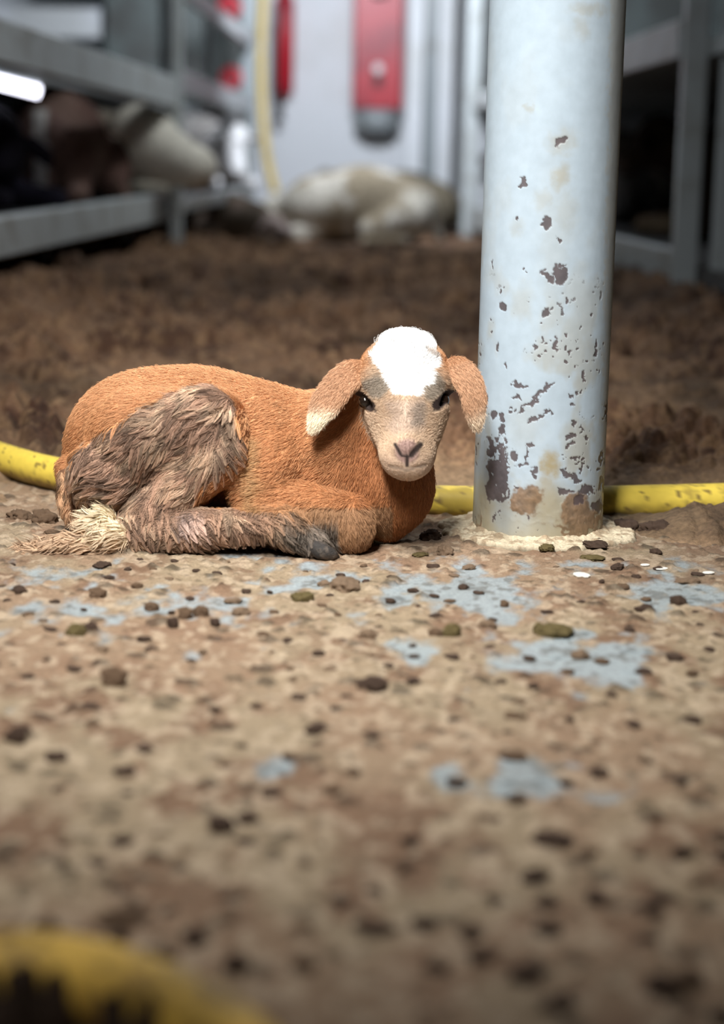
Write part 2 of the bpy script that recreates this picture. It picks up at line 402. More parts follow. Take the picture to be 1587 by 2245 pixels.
rough = sstep(2.62, 3.0, Y) + sstep(.004, .02, rmound); rough = np.clip(rough, 0, 1) * (1 - .55 * sstep(.004, .02, rmound)) * (.55 + .55 * sstep(.4, .55, fbm(X * 3, Y * 2, seed=44)))
rough = np.maximum(rough, .25 * edge)
WX = .04 * (fbm(X * 16, Y * 16, seed=45) - .5); WY = .05 * (fbm(X * 16, Y * 16, seed=46) - .5); X0_, Y0_ = X, Y; X = X + WX; Y = Y + WY
L1 = bumps(X, Y, .10, 51, .25, .6, .75); L2 = bumps(X + .01, Y, .038, 55, .25, .6, .8); L3 = bumps(X, Y + .01, .018, 59, .25, .6, .8); X, Y = X0_, Y0_
rough = rough * (1 - .75 * sstep(8.4, 9.6, Y)); base = base * (1 - .45 * sstep(8.6, 9.8, Y))
z = base + rough * ((.030 + .03 * sstep(4, 6, Y)) * L1 + .020 * L2 + .009 * L3) + .02 * (fbm(X * 6, Y * 5, seed=47) - .5) * edge + .004 * (fbm(X * 60, Y * 60, seed=48) - .5)
# kept low under and around the lamb, the hose and the pillar
keep = np.exp(-((X - .24) / .13) ** 4 - ((Y - 2.40) / .16) ** 4) + np.exp(-((X + .16) / .36) ** 6 - ((Y - 2.34) / .24) ** 6)
z = z * (1 - np.clip(keep, 0, 1)) - .02 * np.clip(keep, 0, 1)
n1 = fbm(X * 14, Y * 9, seed=61, octs=5)[..., None]; n2 = fbm(X * 3, Y * 2, seed=62)[..., None]; n3 = fbm(X * 70, Y * 50, seed=63, octs=3)[..., None]
c = np.array([.165, .094, .054]) * (1 - sstep(.4, .62, n1)) + np.array([.075, .038, .022]) * sstep(.4, .62, n1)
c = c + (np.array([.25, .155, .085]) - c) * .6 * sstep(.5, .65, n3)
flat = (1 - rough)[..., None] * (1 - sstep(3.2, 4.2, Y))[..., None]
c = c * (1 - .75 * flat) + np.array([.27, .19, .115]) * .75 * flat
c = c * (1.25 - .55 * sstep(.45, .6, n2))
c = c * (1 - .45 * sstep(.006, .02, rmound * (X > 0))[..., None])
c = c * (1 - .5 * sstep(.32, .75, X + .25 * (n1[..., 0] - .5))[..., None])  # darker to the right: wet manure plus shade painted into the colour
M['manure'] = mat_attr('trodden_manure', 0.8, 150, 0.7, 0.006, 0.25, var=0.3, vscale=140)
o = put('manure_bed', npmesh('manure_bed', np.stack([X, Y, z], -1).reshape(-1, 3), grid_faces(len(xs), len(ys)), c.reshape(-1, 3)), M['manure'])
setp(o, 'brown lumpy bed of trodden manure covering the passage behind the lamb', 'manure', kind='stuff')

# ================================================================== PILLAR
PC = (0.238, 2.43); PR = 0.0875
t = thing('steel_pillar', 'round white-painted steel pillar with rust chips beside the lamb', 'pillar', (PC[0], PC[1], 0), kind='thing')
na, nz = 560, 760
ang = np.linspace(0, 2 * np.pi, na, endpoint=False); zz = np.concatenate([np.linspace(-.01, .8, nz - 40), np.linspace(.802, 2.2, 40)])
A, Z = np.meshgrid(ang, zz, indexing='ij')
R = PR + .0006 * (fbm(A * 3, Z * 8, seed=70) - .5)
co = np.stack([R * np.cos(A), R * np.sin(A), Z], -1)
wco = co + np.array([PC[0], PC[1], 0])
u, v = proj(wco.reshape(-1, 3)); u = u.reshape(A.shape); v = v.reshape(A.shape)
front = (np.sin(A) < 0.15)
arc = (A * PR)
nA = fbm(np.cos(A) * PR * 150, Z * 150, np.sin(A) * PR * 150, seed=71, octs=4); nB = fbm(np.cos(A) * PR * 60, Z * 60, np.sin(A) * PR * 60, seed=72, octs=4)
nC = fbm(np.cos(A) * PR * 22, Z * 16, np.sin(A) * PR * 22, seed=73, octs=4)
uj = u + (nA - .5) * 26 + (nB - .5) * 14; vj = v + (fbm(np.cos(A) * 13, Z * 150, np.sin(A) * 13, seed=75) - .5) * 26
chip = np.zeros_like(A); stain = np.zeros_like(A); rust = np.zeros_like(A)
def blob(cx, cy, rx, ry, rot=0.0):
    dx = uj - cx; dy = vj - cy; cs, sn = math.cos(rot), math.sin(rot)
    return np.where(front, np.exp(-(((dx * cs + dy * sn) / rx) ** 2 + ((-dx * sn + dy * cs) / ry) ** 2) ** 1.5), 0)
CH = [(1227, 603, 15, 26, -.2), (1200, 604, 7, 22, -.5), (1234, 578, 5, 5, 0), (1101, 672, 8, 8, 0), (1193, 682, 11, 11, 0), (1246, 660, 6, 11, 0), (1076, 579, 4, 13, 0), (1134, 477, 5, 6, 0),
      (1197, 490, 11, 14, 0), (1225, 522, 5, 9, 0), (1146, 400, 7, 10, 0), (1232, 312, 20, 9, -.6), (1219, 757, 7, 15, 0), (1092, 760, 4, 12, 0), (1190, 745, 4, 7, 0), (1250, 775, 4, 7, 0), (1150, 590, 4, 4, 0),
      (1065, 876, 7, 10, 0), (1330, 902, 7, 22, 0), (1140, 845, 18, 5, .4), (1160, 885, 40, 4, -.7), (1200, 850, 26, 4, -.6), (1130, 870, 14, 5, .3), (1120, 900, 6, 5, 0), (1252, 865, 8, 5, 0), (1255, 885, 6, 5, 0),
      (1080, 908, 9, 10, 0), (1100, 918, 6, 9, 0), (1098, 945, 8, 12, 0), (1252, 925, 6, 9, 0), (1253, 957, 10, 8, 0), (1252, 975, 12, 4, 0), (1172, 920, 20, 5, -.4), (1197, 905, 14, 5, -.3), (1166, 976, 9, 7, 0),
      (1155, 1000, 3, 24, 0), (1150, 1018, 16, 4, -.1), (1170, 1035, 9, 12, .5), (1125, 1000, 9, 14, 0), (1262, 1005, 14, 4, 0), (1245, 1040, 24, 8, .4), (1240, 1075, 18, 7, 0), (1285, 1075, 20, 12, 0), (1320, 1060, 6, 18, 0),
      (1318, 1005, 5, 16, 0), (1265, 1050, 12, 8, .4), (1280, 825, 4, 12, 0), (1110, 800, 4, 6, 0), (1312, 1110, 14, 16, 0), (1270, 1095, 12, 12, 0), (1308, 770, 3, 9, 0), (1100, 640, 3, 5, 0), (1270, 720, 3, 6, 0)]
for b in CH: chip = np.maximum(chip, blob(*b))
# the dense rusty speckle low on the left side
sp = np.where(front, sstep(1060, 1075, uj) * (1 - sstep(1108, 1120, uj)) * sstep(935, 985, vj) * (1 - sstep(1085, 1110, vj)), 0)
chip = np.maximum(chip, sp * sstep(.40, .52, nA + .18 * sstep(960, 1070, v)))
scat = sstep(.66, .70, nA) * sstep(.48, .6, nC) * (.25 + .75 * sstep(.45, .12, Z)); chip = np.maximum(chip, scat * .9)
for b in [(1158, 1092, 36, 34, 0), (1140, 1110, 18, 16, 0)]: rust = np.maximum(rust, blob(*b) * (.0 + 1.9 * nB))
low = sstep(.055, .0, Z + (nB - .5) * .09 + (nC - .5) * .05); rust = np.maximum(rust, low * sstep(.44, .56, nB) * .9)
rust = np.maximum(rust, blob(1262, 1120, 34, 44, .2) * sstep(.4, .5, nB + .06))
rust = np.maximum(rust, blob(1290, 1150, 36, 36, 0) * sstep(.42, .5, nA + .06))
for b, k in [((1232, 312, 34, 26, -.6), .5), ((1229, 390, 22, 30, .3), .75), ((1190, 440, 22, 26, 0), .4), ((1205, 1020, 22, 30, 0), 1.3), ((1200, 1060, 18, 18, 0), .9), ((1130, 500, 16, 22, 0), .3), ((1240, 470, 26, 60, 0), .35),
             ((1290, 20, 40, 16, 0), .5), ((1275, 60, 20, 25, 0), .4), ((1158, 236, 12, 12, 0), .5), ((1215, 560, 30, 200, 0), .22), ((1150, 930, 40, 60, 0), .25), ((1210, 680, 20, 60, 0), .3)]:
    stain = np.maximum(stain, k * blob(*b))
stain = np.maximum(stain, 1.15 * sstep(.10, .005, Z + (nC - .5) * .12)); stain = np.maximum(stain, .55 * sstep(.50, .66, nC) * sstep(.5, .1, Z) + .12 * sstep(.5, .7, nC))
edge_ = np.where(front, sstep(1322 + (v - 600) * -.02, 1334 + (v - 600) * -.02, uj), 0) * .35
paint = np.array([.42, .515, .60])[None, None] * (.93 + .14 * nC[..., None])
c = paint * (1 - stain[..., None] * .75) + np.array([.33, .28, .17]) * stain[..., None] * .75
c = c * (1 - edge_[..., None]) + np.array([.45, .40, .30]) * edge_[..., None]
c = c * (1 - .9 * sstep(.25, .6, rust)[..., None]) + np.array([.19, .12, .07]) * (.4 + 1.3 * nA[..., None]) * .9 * sstep(.25, .6, rust)[..., None]
k_ = sstep(.3, .55, chip)[..., None]; c = c * (1 - .92 * k_) + np.array([.075, .058, .062]) * (.7 + .9 * nB[..., None]) * .92 * k_
R2 = R - .0007 * k_[..., 0] + .0018 * rust * nA + .0012 * sp * nA
co = np.stack([R2 * np.cos(A), R2 * np.sin(A), Z], -1)
M['pillar'] = mat_attr('pillar_paint', 0.42, 60, 0.12, 0.002, 0.4, var=.05, vscale=60)
put('shaft', npmesh('shaft', co.reshape(-1, 3), grid_faces(na, nz, True)[:, ::-1], c.reshape(-1, 3)), M['pillar'], t)
# crusted mortar ring at its foot
na, nr = 300, 46
ang = np.linspace(0, 2 * np.pi, na, endpoint=False); rr = np.linspace(0, 1, nr)
A, Q = np.meshgrid(ang, rr, indexing='ij')
ro = .133 + .012 * (fbm(np.cos(A) * 2.2, np.sin(A) * 2.2, seed=81) - .5) * 2 + .008 * (fbm(np.cos(A) * 11, np.sin(A) * 11, seed=82, octs=4) - .5) * 2
ri = PR - .004; rad = ri + (ro - ri) * Q; cx = rad * np.cos(A); cy = rad * np.sin(A)
n1 = fbm(cx * 90, cy * 90, seed=83); n2 = fbm(cx * 260, cy * 260, seed=84)
zt = (.0065 + .004 * (n1 - .5) * 2 + .003 * (n2 - .5)) * (1 - sstep(.9, 1.0, Q)) + .005 * (1 - sstep(0, .3, Q)) - .003 * sstep(.97, 1, Q)
cc = np.array([.52, .45, .33]) * (.8 + .5 * n2[..., None]); dk = (sstep(.5, .62, n1) * .7)[..., None]; cc = cc * (1 - dk) + np.array([.26, .18, .11]) * dk
cc = cc * (1 - .6 * sstep(.92, 1, Q)[..., None])
M['crust'] = mat_attr('mortar_crust', 0.9, 300, 0.6, 0.002, 0.2, var=.2, vscale=300)
o = put('mortar_ring', npmesh('mortar_ring', np.stack([cx, cy, zt], -1).reshape(-1, 3), grid_faces(na, nr, True), cc.reshape(-1, 3)), M['crust'], t)
o['label'] = 'cream crusted mortar ring at the pillar foot'

# ================================================================== YELLOW HOSE
def tube_attr(name, pts, rad, mat, colfn, n=40, seg=.006):
    pts = [Vector(p) for p in pts]; P_ = []
    for i in range(len(pts) - 1):       # Catmull-Rom
        p0 = pts[max(i - 1, 0)]; p1 = pts[i]; p2 = pts[i + 1]; p3 = pts[min(i + 2, len(pts) - 1)]; m = max(2, int((p2 - p1).length / seg))
        for k in range(m):
            s = k / m; P_.append(.5 * ((2 * p1) + (p2 - p0) * s + (2 * p0 - 5 * p1 + 4 * p2 - p3) * s * s + (3 * p1 - 3 * p2 + p3 - p0) * s ** 3))
    P_.append(pts[-1])
    co = []; m = len(P_); prev = Vector((0, 0, 1))
    for i, p in enumerate(P_):
        tt = (P_[min(i + 1, m - 1)] - P_[max(i - 1, 0)]).normalized(); a = (prev - tt * prev.dot(tt)).normalized(); b = tt.cross(a)
        for k in range(n):
            g = 2 * math.pi * k / n; co.append(p + a * math.cos(g) * rad + b * math.sin(g) * rad)
    co = np.array([tuple(q) for q in co]); f = grid_faces(m, n); I = np.arange(m - 1)
    wrap = np.stack([I * n + n - 1, (I + 1) * n + n - 1, (I + 1) * n, I * n], -1)
    g = np.tile(2 * np.pi * np.arange(n) / n, m)
    return put(name, npmesh(name, co, np.concatenate([f, wrap]), colfn(co, g)), mat)
def hose_col(co, g):
    n = fbm(co[:, 0] * 40, co[:, 1] * 40, co[:, 2] * 40, seed=91, octs=5); n2 = fbm(co[:, 0] * 130, co[:, 1] * 130, co[:, 2] * 130, seed=92)
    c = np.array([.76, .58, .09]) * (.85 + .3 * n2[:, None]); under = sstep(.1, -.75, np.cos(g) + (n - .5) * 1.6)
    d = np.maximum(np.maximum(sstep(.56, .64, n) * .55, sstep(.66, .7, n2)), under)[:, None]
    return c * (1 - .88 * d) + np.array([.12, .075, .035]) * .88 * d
M['hose'] = mat_attr('yellow_hose_rubber', 0.5, 120, 0.2, 0.001, 0.35)
hp = [(-1.05, 3.35, .05), (-.78, 3.03, .036), (-.60, 2.83, .027), (-.47, 2.68, .024), (-.33, 2.585, .022), (-.12, 2.54, .019), (.10, 2.545, .015), (.27, 2.565, .013), (.45, 2.60, .014), (.62, 2.64, .015), (.85, 2.70, .02), (1.1, 2.78, .02)]
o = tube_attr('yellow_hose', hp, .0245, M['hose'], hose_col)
setp(o, 'muddy yellow hose lying across the deck behind lamb and pillar', 'hose')
a = [(-.50, .93, .022), (-.38, .975, .022), (-.28, .992, .022), (-.204, .989, .022), (-.165, .984, .022), (-.123, .966, .020), (-.081, .938, .014), (-.041, .895, .004), (-.01, .84, -.012)]
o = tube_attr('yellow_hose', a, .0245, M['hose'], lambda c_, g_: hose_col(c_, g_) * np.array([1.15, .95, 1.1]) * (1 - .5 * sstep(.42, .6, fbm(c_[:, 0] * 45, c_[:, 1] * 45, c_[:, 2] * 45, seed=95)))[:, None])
setp(o, 'blurred yellow hose curving through the near left corner, caked with mud', 'hose')

# ================================================================== FENCES
def fence(name, label, cat, posts, rails, loc, group=None, pm=M['paint']):
    """posts: (x, y, z0, z1, w) ; rails: (a, b, w, h)"""
    t = thing(name, label, cat, loc, 0, group); L = Vector(loc)
    for (x, y, z0, z1, w) in posts:
        MB().box((x - L.x, y - L.y, (z0 + z1) / 2 - L.z), (w, w * .8, z1 - z0), .006).build('post', pm, t)
    for (a, b, w, h) in rails:
        MB().bar(Vector(a) - L, Vector(b) - L, w, h, .006).build('rail', pm, t)
    return t
yb = 7.7
fence('pen_fence', 'near grey steel pen fence at left with heavy upper rail and beam', 'fence', [(-.80, yb, -.01, 2.2, .052)],
      [((-1.14, 3.6, .245), (-.875, 7.70, .28), .05, .115), ((-1.19, 3.6, .825), (-.81, yb - .05, .745), .05, .12)], (-.80, yb, 0))
fence('pen_fence', 'far stretch of the left pen fence near the hanging yellow hose', 'fence', [(-.74, 11.3, -.01, 2.2, .085)],
      [((-.80, yb + .06, .29), (-.74, 11.25, .29), .04, .07), ((-.80, yb + .06, .80), (-.74, 11.25, .80), .04, .10), ((-.80, yb + .06, 1.18), (-.74, 11.25, 1.18), .04, .08)], (-.74, 11.3, 0), pm=M['paint_grey'])
fence('pen_fence', 'near right pen fence seen beyond the pillar with pale lower beam', 'fence', [(.985, 5.72, .10, 2.2, .075)],
      [((.985, 5.76, .165), (.80, 9.3, .165), .045, .14), ((.96, 5.76, .875), (.80, 9.3, .86), .045, .12)], (.985, 5.72, .1), pm=M['paint_grey'])
fence('pen_fence', 'far right pen fence between white door jamb and pillar', 'fence', [(.62, 11.4, -.01, 2.2, .09)],
      [((.79, 9.36, .165), (.64, 11.35, .165), .045, .14), ((.79, 9.36, .86), (.64, 11.35, .85), .045, .09)], (.62, 11.4, 0))
t = thing('pen_gate', 'grey steel pen gate at the right edge with a shiny upright tube', 'gate', (1.07, 5.45, .1))
MB().box((-.005, .07, 1.05), (.065, .06, 2.1)).build('gate_post', M['paint_grey'], t)
MB().bar((.03, .0, .03), (.32, -.60, .03), .045, .14).build('rail', M['paint'], t)
MB().bar((.03, .0, .80), (.32, -.60, .80), .045, .10).build('rail', M['paint'], t)
MB().loft([(.055, -.06, -.02), (.055, -.06, 2.0)], [.022, .022], 20).build('upright_tube', M['metal'], t, True)
MB().box((.02, -.0, .92), (.10, .03, .03)).build('hinge', M['paint_grey'], t)
MB().bar((-.0, .03, .60), (.05, -.03, .25), .03, .02).build('brace', M['paint_grey'], t)
o = MB().box((1.85, 12.25, 1.5), (2.4, .12, 1.2), .01).build('pen_partition', M['paint_dim'])  # dark panel added to cover the lit wall above the pen
setp(o, 'dark grey panel added for the gloom above the far right pen', 'partition')
# pipes under the left beam
t = MB().loft([(-1.02, 7.6, .20), (-.985, 7.55, .12), (-.95, 7.5, .07), (-.88, 7.45, .045), (-.80, 7.42, .03)], [.03, .03, .03, .028, .028], 16).build('drain_pipe', M['paint'], None, True)
setp(t, 'pale bent drain pipe at the foot of the left fence post', 'pipe')
t = MB().loft([(-1.13, 6.3, .24), (-1.09, 6.2, .12), (-1.05, 6.1, .075), (-.97, 6.05, .065), (-.90, 6.02, .07)], [.02, .02, .019, .018, .018], 16).build('drain_pipe', M['paint_grey'], None, True)
setp(t, 'dim grey bent pipe in the dark below the left beam', 'pipe')
# door frame at the passage end
t = thing('door_frame', 'white steel door frame post right of the red cabinet', 'door frame', (.34, 12.3, 0))
MB().box((-.05, 0, 1.1), (.105, .16, 2.2)).build('jamb', M['wall'], t)
MB().box((.05, .05, 1.1), (.09, .08, 2.2)).build('groove_panel', M['paint_grey'], t)
MB().box((.145, 0, 1.1), (.10, .16, 2.2)).build('jamb', M['wall'], t)
# red cabinet
t = thing('fire_cabinet', 'red steel fire cabinet with round dial on the white bulkhead', 'fire cabinet', (.045, 12.58, 1.25))
MB().box((0, 0, 0), (.33, .22, .84), .012).build('cabinet_body', M['red'], t)
MB().lathe((0, -.11, .36), [(.0, .03), (.055, .03), (.075, .0)], 28, (0, -1, 0)).build('dial', M['black'], t)
MB().lathe((0, -.11, -.16), [(.0, .03), (.03, .03), (.035, .0)], 20, (0, -1, 0)).build('handle', M['metal'], t)
MB().box((0, -.115, -.24), (.06, .02, .07)).build('latch', M['black'], t)
o = MB().lathe((.045, 12.60, .68), [(.06, -.015), (.13, 0), (.155, .03), (.155, .15)], 28).build('drain_bowl', M['paint_grey'], None, True)
setp(o, 'grey round bowl below the red fire cabinet', 'bowl')
t = thing('fire_extinguisher', 'slim red fire extinguisher hanging on the bulkhead left of the cabinet', 'fire extinguisher', (-.585, 12.6, .9))
MB().lathe((0, 0, 0), [(.03, 0), (.065, .03), (.065, .62), (.03, .7)], 24).build('cylinder', M['red'], t, True)
MB().loft([(0, -.02, .72), (-.05, -.05, .5), (-.05, -.07, .1), (-.02, -.05, -.16)], [.014] * 4, 10).build('discharge_hose', M['black'], t, True)
MB().lathe((-.02, -.05, -.16), [(.03, 0), (.012, .12)], 16).build('nozzle', M['black'], t)
# hanging yellow hose
o = tube_attr('hanging_hose', [(-.70, 11.9, 2.2), (-.69, 11.9, 1.6), (-.70, 11.9, 1.2), (-.69, 11.9, .8), (-.655, 11.88, .5), (-.60, 11.85, .28)], .03, mat_plain('pale_yellow_hose', (.66, .50, .16), .5), lambda c, g: np.ones((len(c), 3)), 16, .04)
setp(o, 'pale yellow hose hanging beside the white bulkhead', 'hose')
for (x, y, z, lab) in [(-.845, 11.15, 1.36, 'upper red valve handwheel on the left fence'), (-.835, 11.15, .955, 'lower red valve handwheel on the left fence')]:
    t = thing('valve_handwheel', lab, 'handwheel', (x, y, z))
    m = MB(); m.loft([(math.cos(a) * .055, 0, math.sin(a) * .055) for a in np.linspace(0, 2 * math.pi, 25)], [.013] * 25, 8, cap=False); m.build('rim', M['red'], t, True)
    for k in range(3): MB().bar((0, 0, 0), (math.cos(k * 2.1) * .055, 0, math.sin(k * 2.1) * .055), .014, .014, .002).build('spoke', M['red'], t)
    MB().lathe((0, 0, 0), [(.025, -.02), (.025, .02)], 12, (0, -1, 0)).build('hub', M['red'], t)
    MB().bar((0, 0, 0), (-.0, .3, 0), .02, .02, .002).build('spindle', M['metal'], t)
# far left pen: pale trunking, grey locker and a lit strip lamp
o = MB().box((-2.55, 11.9, 1.30), (1.70, .2, .18)).build('wall_trunking', M['wall']); setp(o, 'pale square trunking high in the far left pen', 'trunking')
t = thing('pen_lamp', 'glowing strip lamp low in the dark left pen', 'lamp', (-1.155, 6.15, .705), math.radians(0))
MB().bar((-.16, -.0, .045), (.075, 0, .0), .035, .035, .006).build('lamp_housing', M['paint'], t)
MB().loft([(-.16, -.03, .035), (.07, -.03, -.018)], [.02, .02], 12).build('tube', mat_plain('lamp_glow', (.86, .86, 1.0), .5, emit=5), t)
for x, w, z in [(-1.50, .34, 1.42), (-1.16, .22, 1.42), (-.88, .24, 1.42)]:
    o = MB().box((x, 11.9, z), (w, .3, 1.24), .01).build('pen_partition', M['paint_dim'])
    setp(o, 'wide grey partition panel at the back of the left pen' if w > .3 else ('narrow grey partition panel behind the left fence post' if w < .23 else 'grey partition panel right behind the red valve handwheels'), 'partition')
# ================================================================== BACKGROUND SHEEP
M['wool'] = mat_attr('sheep_wool', 0.95, 35, 0.9, 0.02, 0.1, var=.2, vscale=25)
M['eye'] = mat_plain('dark_eye', (.012, .008, .006), 0.12, c2=(.02, .012, .008))
M['hoof'] = mat_plain('dark_hoof', (.028, .024, .022), 0.7, c2=(.10, .08, .065), nscale=120, bscale=300, bstr=.6)
def sheep(name, label, prims, head, loc, rz, c1, c2, face, blaze=None, s=1.0, thr=.5, seed=0, hr=1.0, patch=None):
    """prims in a local frame, head towards +x; head = (poll, muzzle)"""
    t = thing(name, label, 'sheep', loc, rz); t.scale = (s, s, s)
    hp_, hm = [np.array(q, float) for q in head]; d = (hm - hp_) / np.linalg.norm(hm - hp_); side = np.cross(d, [0, 0, 1.0]); side /= np.linalg.norm(side); up = np.cross(side, d)
    pr = prims + [(cone(hp_, hm - d * .02, .088 * hr, .05 * hr), .05), (ell(hp_ + up * .02, (.09 * hr, .09 * hr, .09 * hr)), .04), (ell(hm - d * .03, (.055 * hr, .055 * hr, .05 * hr)), .03)]
    co, f = surface(pr, .014)
    n = fbm(co[:, 0] * 5 + seed, co[:, 1] * 5, co[:, 2] * 5, seed=101, octs=4)
    col = np.array(c1) + (np.array(c2) - np.array(c1)) * sstep(thr - .06, thr + .06, n)[:, None]
    tt = (co - hp_) @ d / np.linalg.norm(hm - hp_); rad = np.linalg.norm(co - hp_ - tt[:, None] * (hm - hp_), axis=1)
    m = (sstep(-.35, -.05, tt) * (rad < .15 * hr))[:, None]; col = col * (1 - m) + np.array(face) * m
    if blaze is not None:
        w = np.abs((co - hp_) @ side); m = ((w < .03) & (((co - hp_) @ up) > 0) & (tt > -.3) & (rad < .14))[:, None] * 1.0; col = col * (1 - m) + np.array(blaze) * m
    if patch is not None: col = patch(co, col, n)
    bm = put('body', npmesh('body', co, f, col), M['wool'], t)
    for sg in (-1, 1):
        r = hp_ + side * sg * .08 * hr + d * .0 + up * .02; e = MB().loft([r, r + side * sg * .07 - up * .02 - d * .0, r + side * sg * .13 - up * .07, r + side * sg * .15 - up * .11], [(.012, .02), (.012, .035), (.01, .034), (.004, .012)], 12, normal=d)
        me = e.mesh('ear'); setcol(me, np.tile(np.array(face) * .9, (len(e.v), 1))); put('ear', me, M['wool'], t)
        q = hp_ + side * sg * .068 * hr + d * .07 + up * .035; MB().lathe(q - side * sg * .018, [(.001, -.0), (.014, .004), (.019, .014), (.012, .027), (.001, .031)], 14, side * sg).build('eye', M['eye'], t, True)
    return t
def lying(neck=((.36, 0, .3), (.60, 0, .40)), r=(.15, .09)):
    return [(ell((0, 0, .24), (.46, .25, .24)), .05), (ell((-.02, 0, .34), (.26, .2, .17)), .08), (ell((-.26, 0, .22), (.24, .23, .21)), .06), (ell((.27, 0, .22), (.22, .2, .21)), .06), (cone(*neck, *r), .08),
            (cone((.30, .13, .08), (.60, .14, .055), .06, .04), .04), (cone((.60, .14, .055), (.36, .17, .035), .035, .025), .02), (cone((.30, -.13, .08), (.58, -.14, .055), .06, .04), .04),
            (cone((-.30, .2, .18), (-.06, .26, .1), .14, .07), .05), (cone((-.06, .26, .1), (-.28, .29, .05), .06, .04), .03), (cone((-.28, .29, .045), (-.02, .32, .035), .035, .028), .02),
            (cone((-.30, -.2, .18), (-.06, -.26, .1), .14, .07), .05), (cone((-.06, -.26, .1), (-.28, -.29, .05), .06, .04), .03), (cone((-.28, -.29, .045), (.0, -.33, .035), .035, .028), .02),
            (cone((-.46, 0, .2), (-.52, 0, .05), .05, .03), .03)]
def standing(neck=((.36, 0, .66), (.58, 0, .82)), r=(.14, .09)):
    L = [(ell((0, 0, .56), (.46, .22, .22)), .05), (ell((-.3, 0, .57), (.2, .2, .2)), .06), (ell((.3, 0, .56), (.2, .18, .22)), .06), (cone(*neck, *r), .08), (cone((-.47, 0, .6), (-.53, 0, .36), .04, .03), .03)]
    for sy in (-1, 1):
        L += [(cone((.30, .1 * sy, .45), (.31, .11 * sy, .26), .07, .04), .04), (cone((.31, .11 * sy, .26), (.31, .11 * sy, .03), .032, .026), .02),
              (cone((-.32, .1 * sy, .48), (-.26, .12 * sy, .34), .12, .06), .05), (cone((-.26, .12 * sy, .34), (-.40, .12 * sy, .23), .055, .032), .02), (cone((-.40, .12 * sy, .23), (-.37, .12 * sy, .03), .03, .026), .02)]
    return L
wool = (.34, .30, .22); wool2 = (.17, .14, .09)
q_ = lambda co, n: np.clip(sstep(.16, .30, co[:, 0] + .3 * (n - .5)) + sstep(-.24, -.38, co[:, 0] + .3 * (n - .5)), 0, 1)[:, None] * sstep(.42, .3, co[:, 2])[:, None]
# the flock resting at the passage end
sheep('sheep', 'olive grey sheep lying across the end of the passage', lying(((.34, -.05, .26), (.56, -.16, .2)), (.16, .1)), ((.56, -.16, .2), (.78, -.22, .10)), (-.04, 10.25, .03), math.pi, (.24, .20, .14), (.44, .41, .35), (.50, .46, .38), thr=.56, seed=3, s=.84, patch=lambda co, c, n: c * (1 - q_(co, n)) + np.array([.50, .47, .40]) * q_(co, n))
sheep('sheep', 'brown grey sheep lying behind the olive one by the door frame', lying(), ((.60, 0, .40), (.80, -.1, .32)), (.20, 11.9, .02), math.pi * .96, (.20, .17, .12), (.10, .085, .06), (.22, .19, .15), seed=9, s=.8)
sheep('sheep', 'dark brown sheep lying against the left fence with a pale muzzle', lying(((.34, 0, .22), (.55, -.02, .2)), (.14, .09)), ((.55, -.02, .2), (.78, -.1, .13)), (-.72, 9.7, .05), -.5, (.07, .055, .04), (.12, .09, .07), (.36, .29, .26), seed=12, s=.5)
# in the raised left pen
sheep('sheep', 'brown sheep with a white face stripe behind the left beam', lying(((.34, 0, .26), (.48, 0, .32)), (.15, .11)), ((.52, 0, .32), (.60, .0, .10)), (-1.22, 7.22, .30), -1.5, (.13, .075, .06), (.19, .12, .095), (.22, .14, .12), (.70, .68, .64), seed=20, s=.84)
sheep('sheep', 'beige sheep resting its head on the left beam in front of the post', lying(((.28, -.10, .24), (.44, -.54, .30)), (.15, .12)), ((.50, -.62, .28), (.80, -.80, .17)), (-1.36, 8.14, .30), 0, (.36, .30, .23), (.52, .47, .38), (.80, .75, .64), seed=24, s=.84, thr=.54, hr=1.95)
sheep('sheep', 'white headed sheep behind the left fence, right of its post', lying(((.36, 0, .3), (.52, 0, .36)), (.14, .1)), ((.54, 0, .36), (.64, 0, .12)), (-1.05, 11.2, .30), -1.0, (.30, .28, .26), (.46, .44, .42), (.80, .80, .80), seed=31, s=.85)
sheep('sheep', 'black shaggy sheep filling the left edge behind the beam', lying(((.26, 0, .24), (.38, 0, .26)), (.17, .12)), ((.40, 0, .26), (.52, -.1, .18)), (-1.50, 6.15, .30), -.55, (.012, .011, .022), (.02, .018, .03), (.015, .013, .02), seed=40, s=.84)
# in the raised right pen
sheep('sheep', 'grey brown sheep lying in the far right pen left of the pillar', lying(), ((.60, 0, .40), (.78, 0, .30)), (1.50, 11.5, .19), 3.0, (.22, .17, .14), (.34, .30, .24), (.2, .17, .15), seed=45, s=1.0)
sheep('sheep', 'black headed sheep low behind the far right fence', lying(), ((.60, 0, .40), (.80, 0, .28)), (1.22, 10.3, .19), 2.75, (.40, .37, .36), (.5, .47, .46), (.012, .012, .012), seed=49, s=.75)
sheep('sheep', 'dark brown sheep lying in the gloom behind the near right fence', lying(), ((.60, 0, .40), (.76, 0, .30)), (1.75, 7.6, .19), 2.6, (.045, .03, .02), (.075, .055, .035), (.05, .035, .028), seed=53, s=1.0)
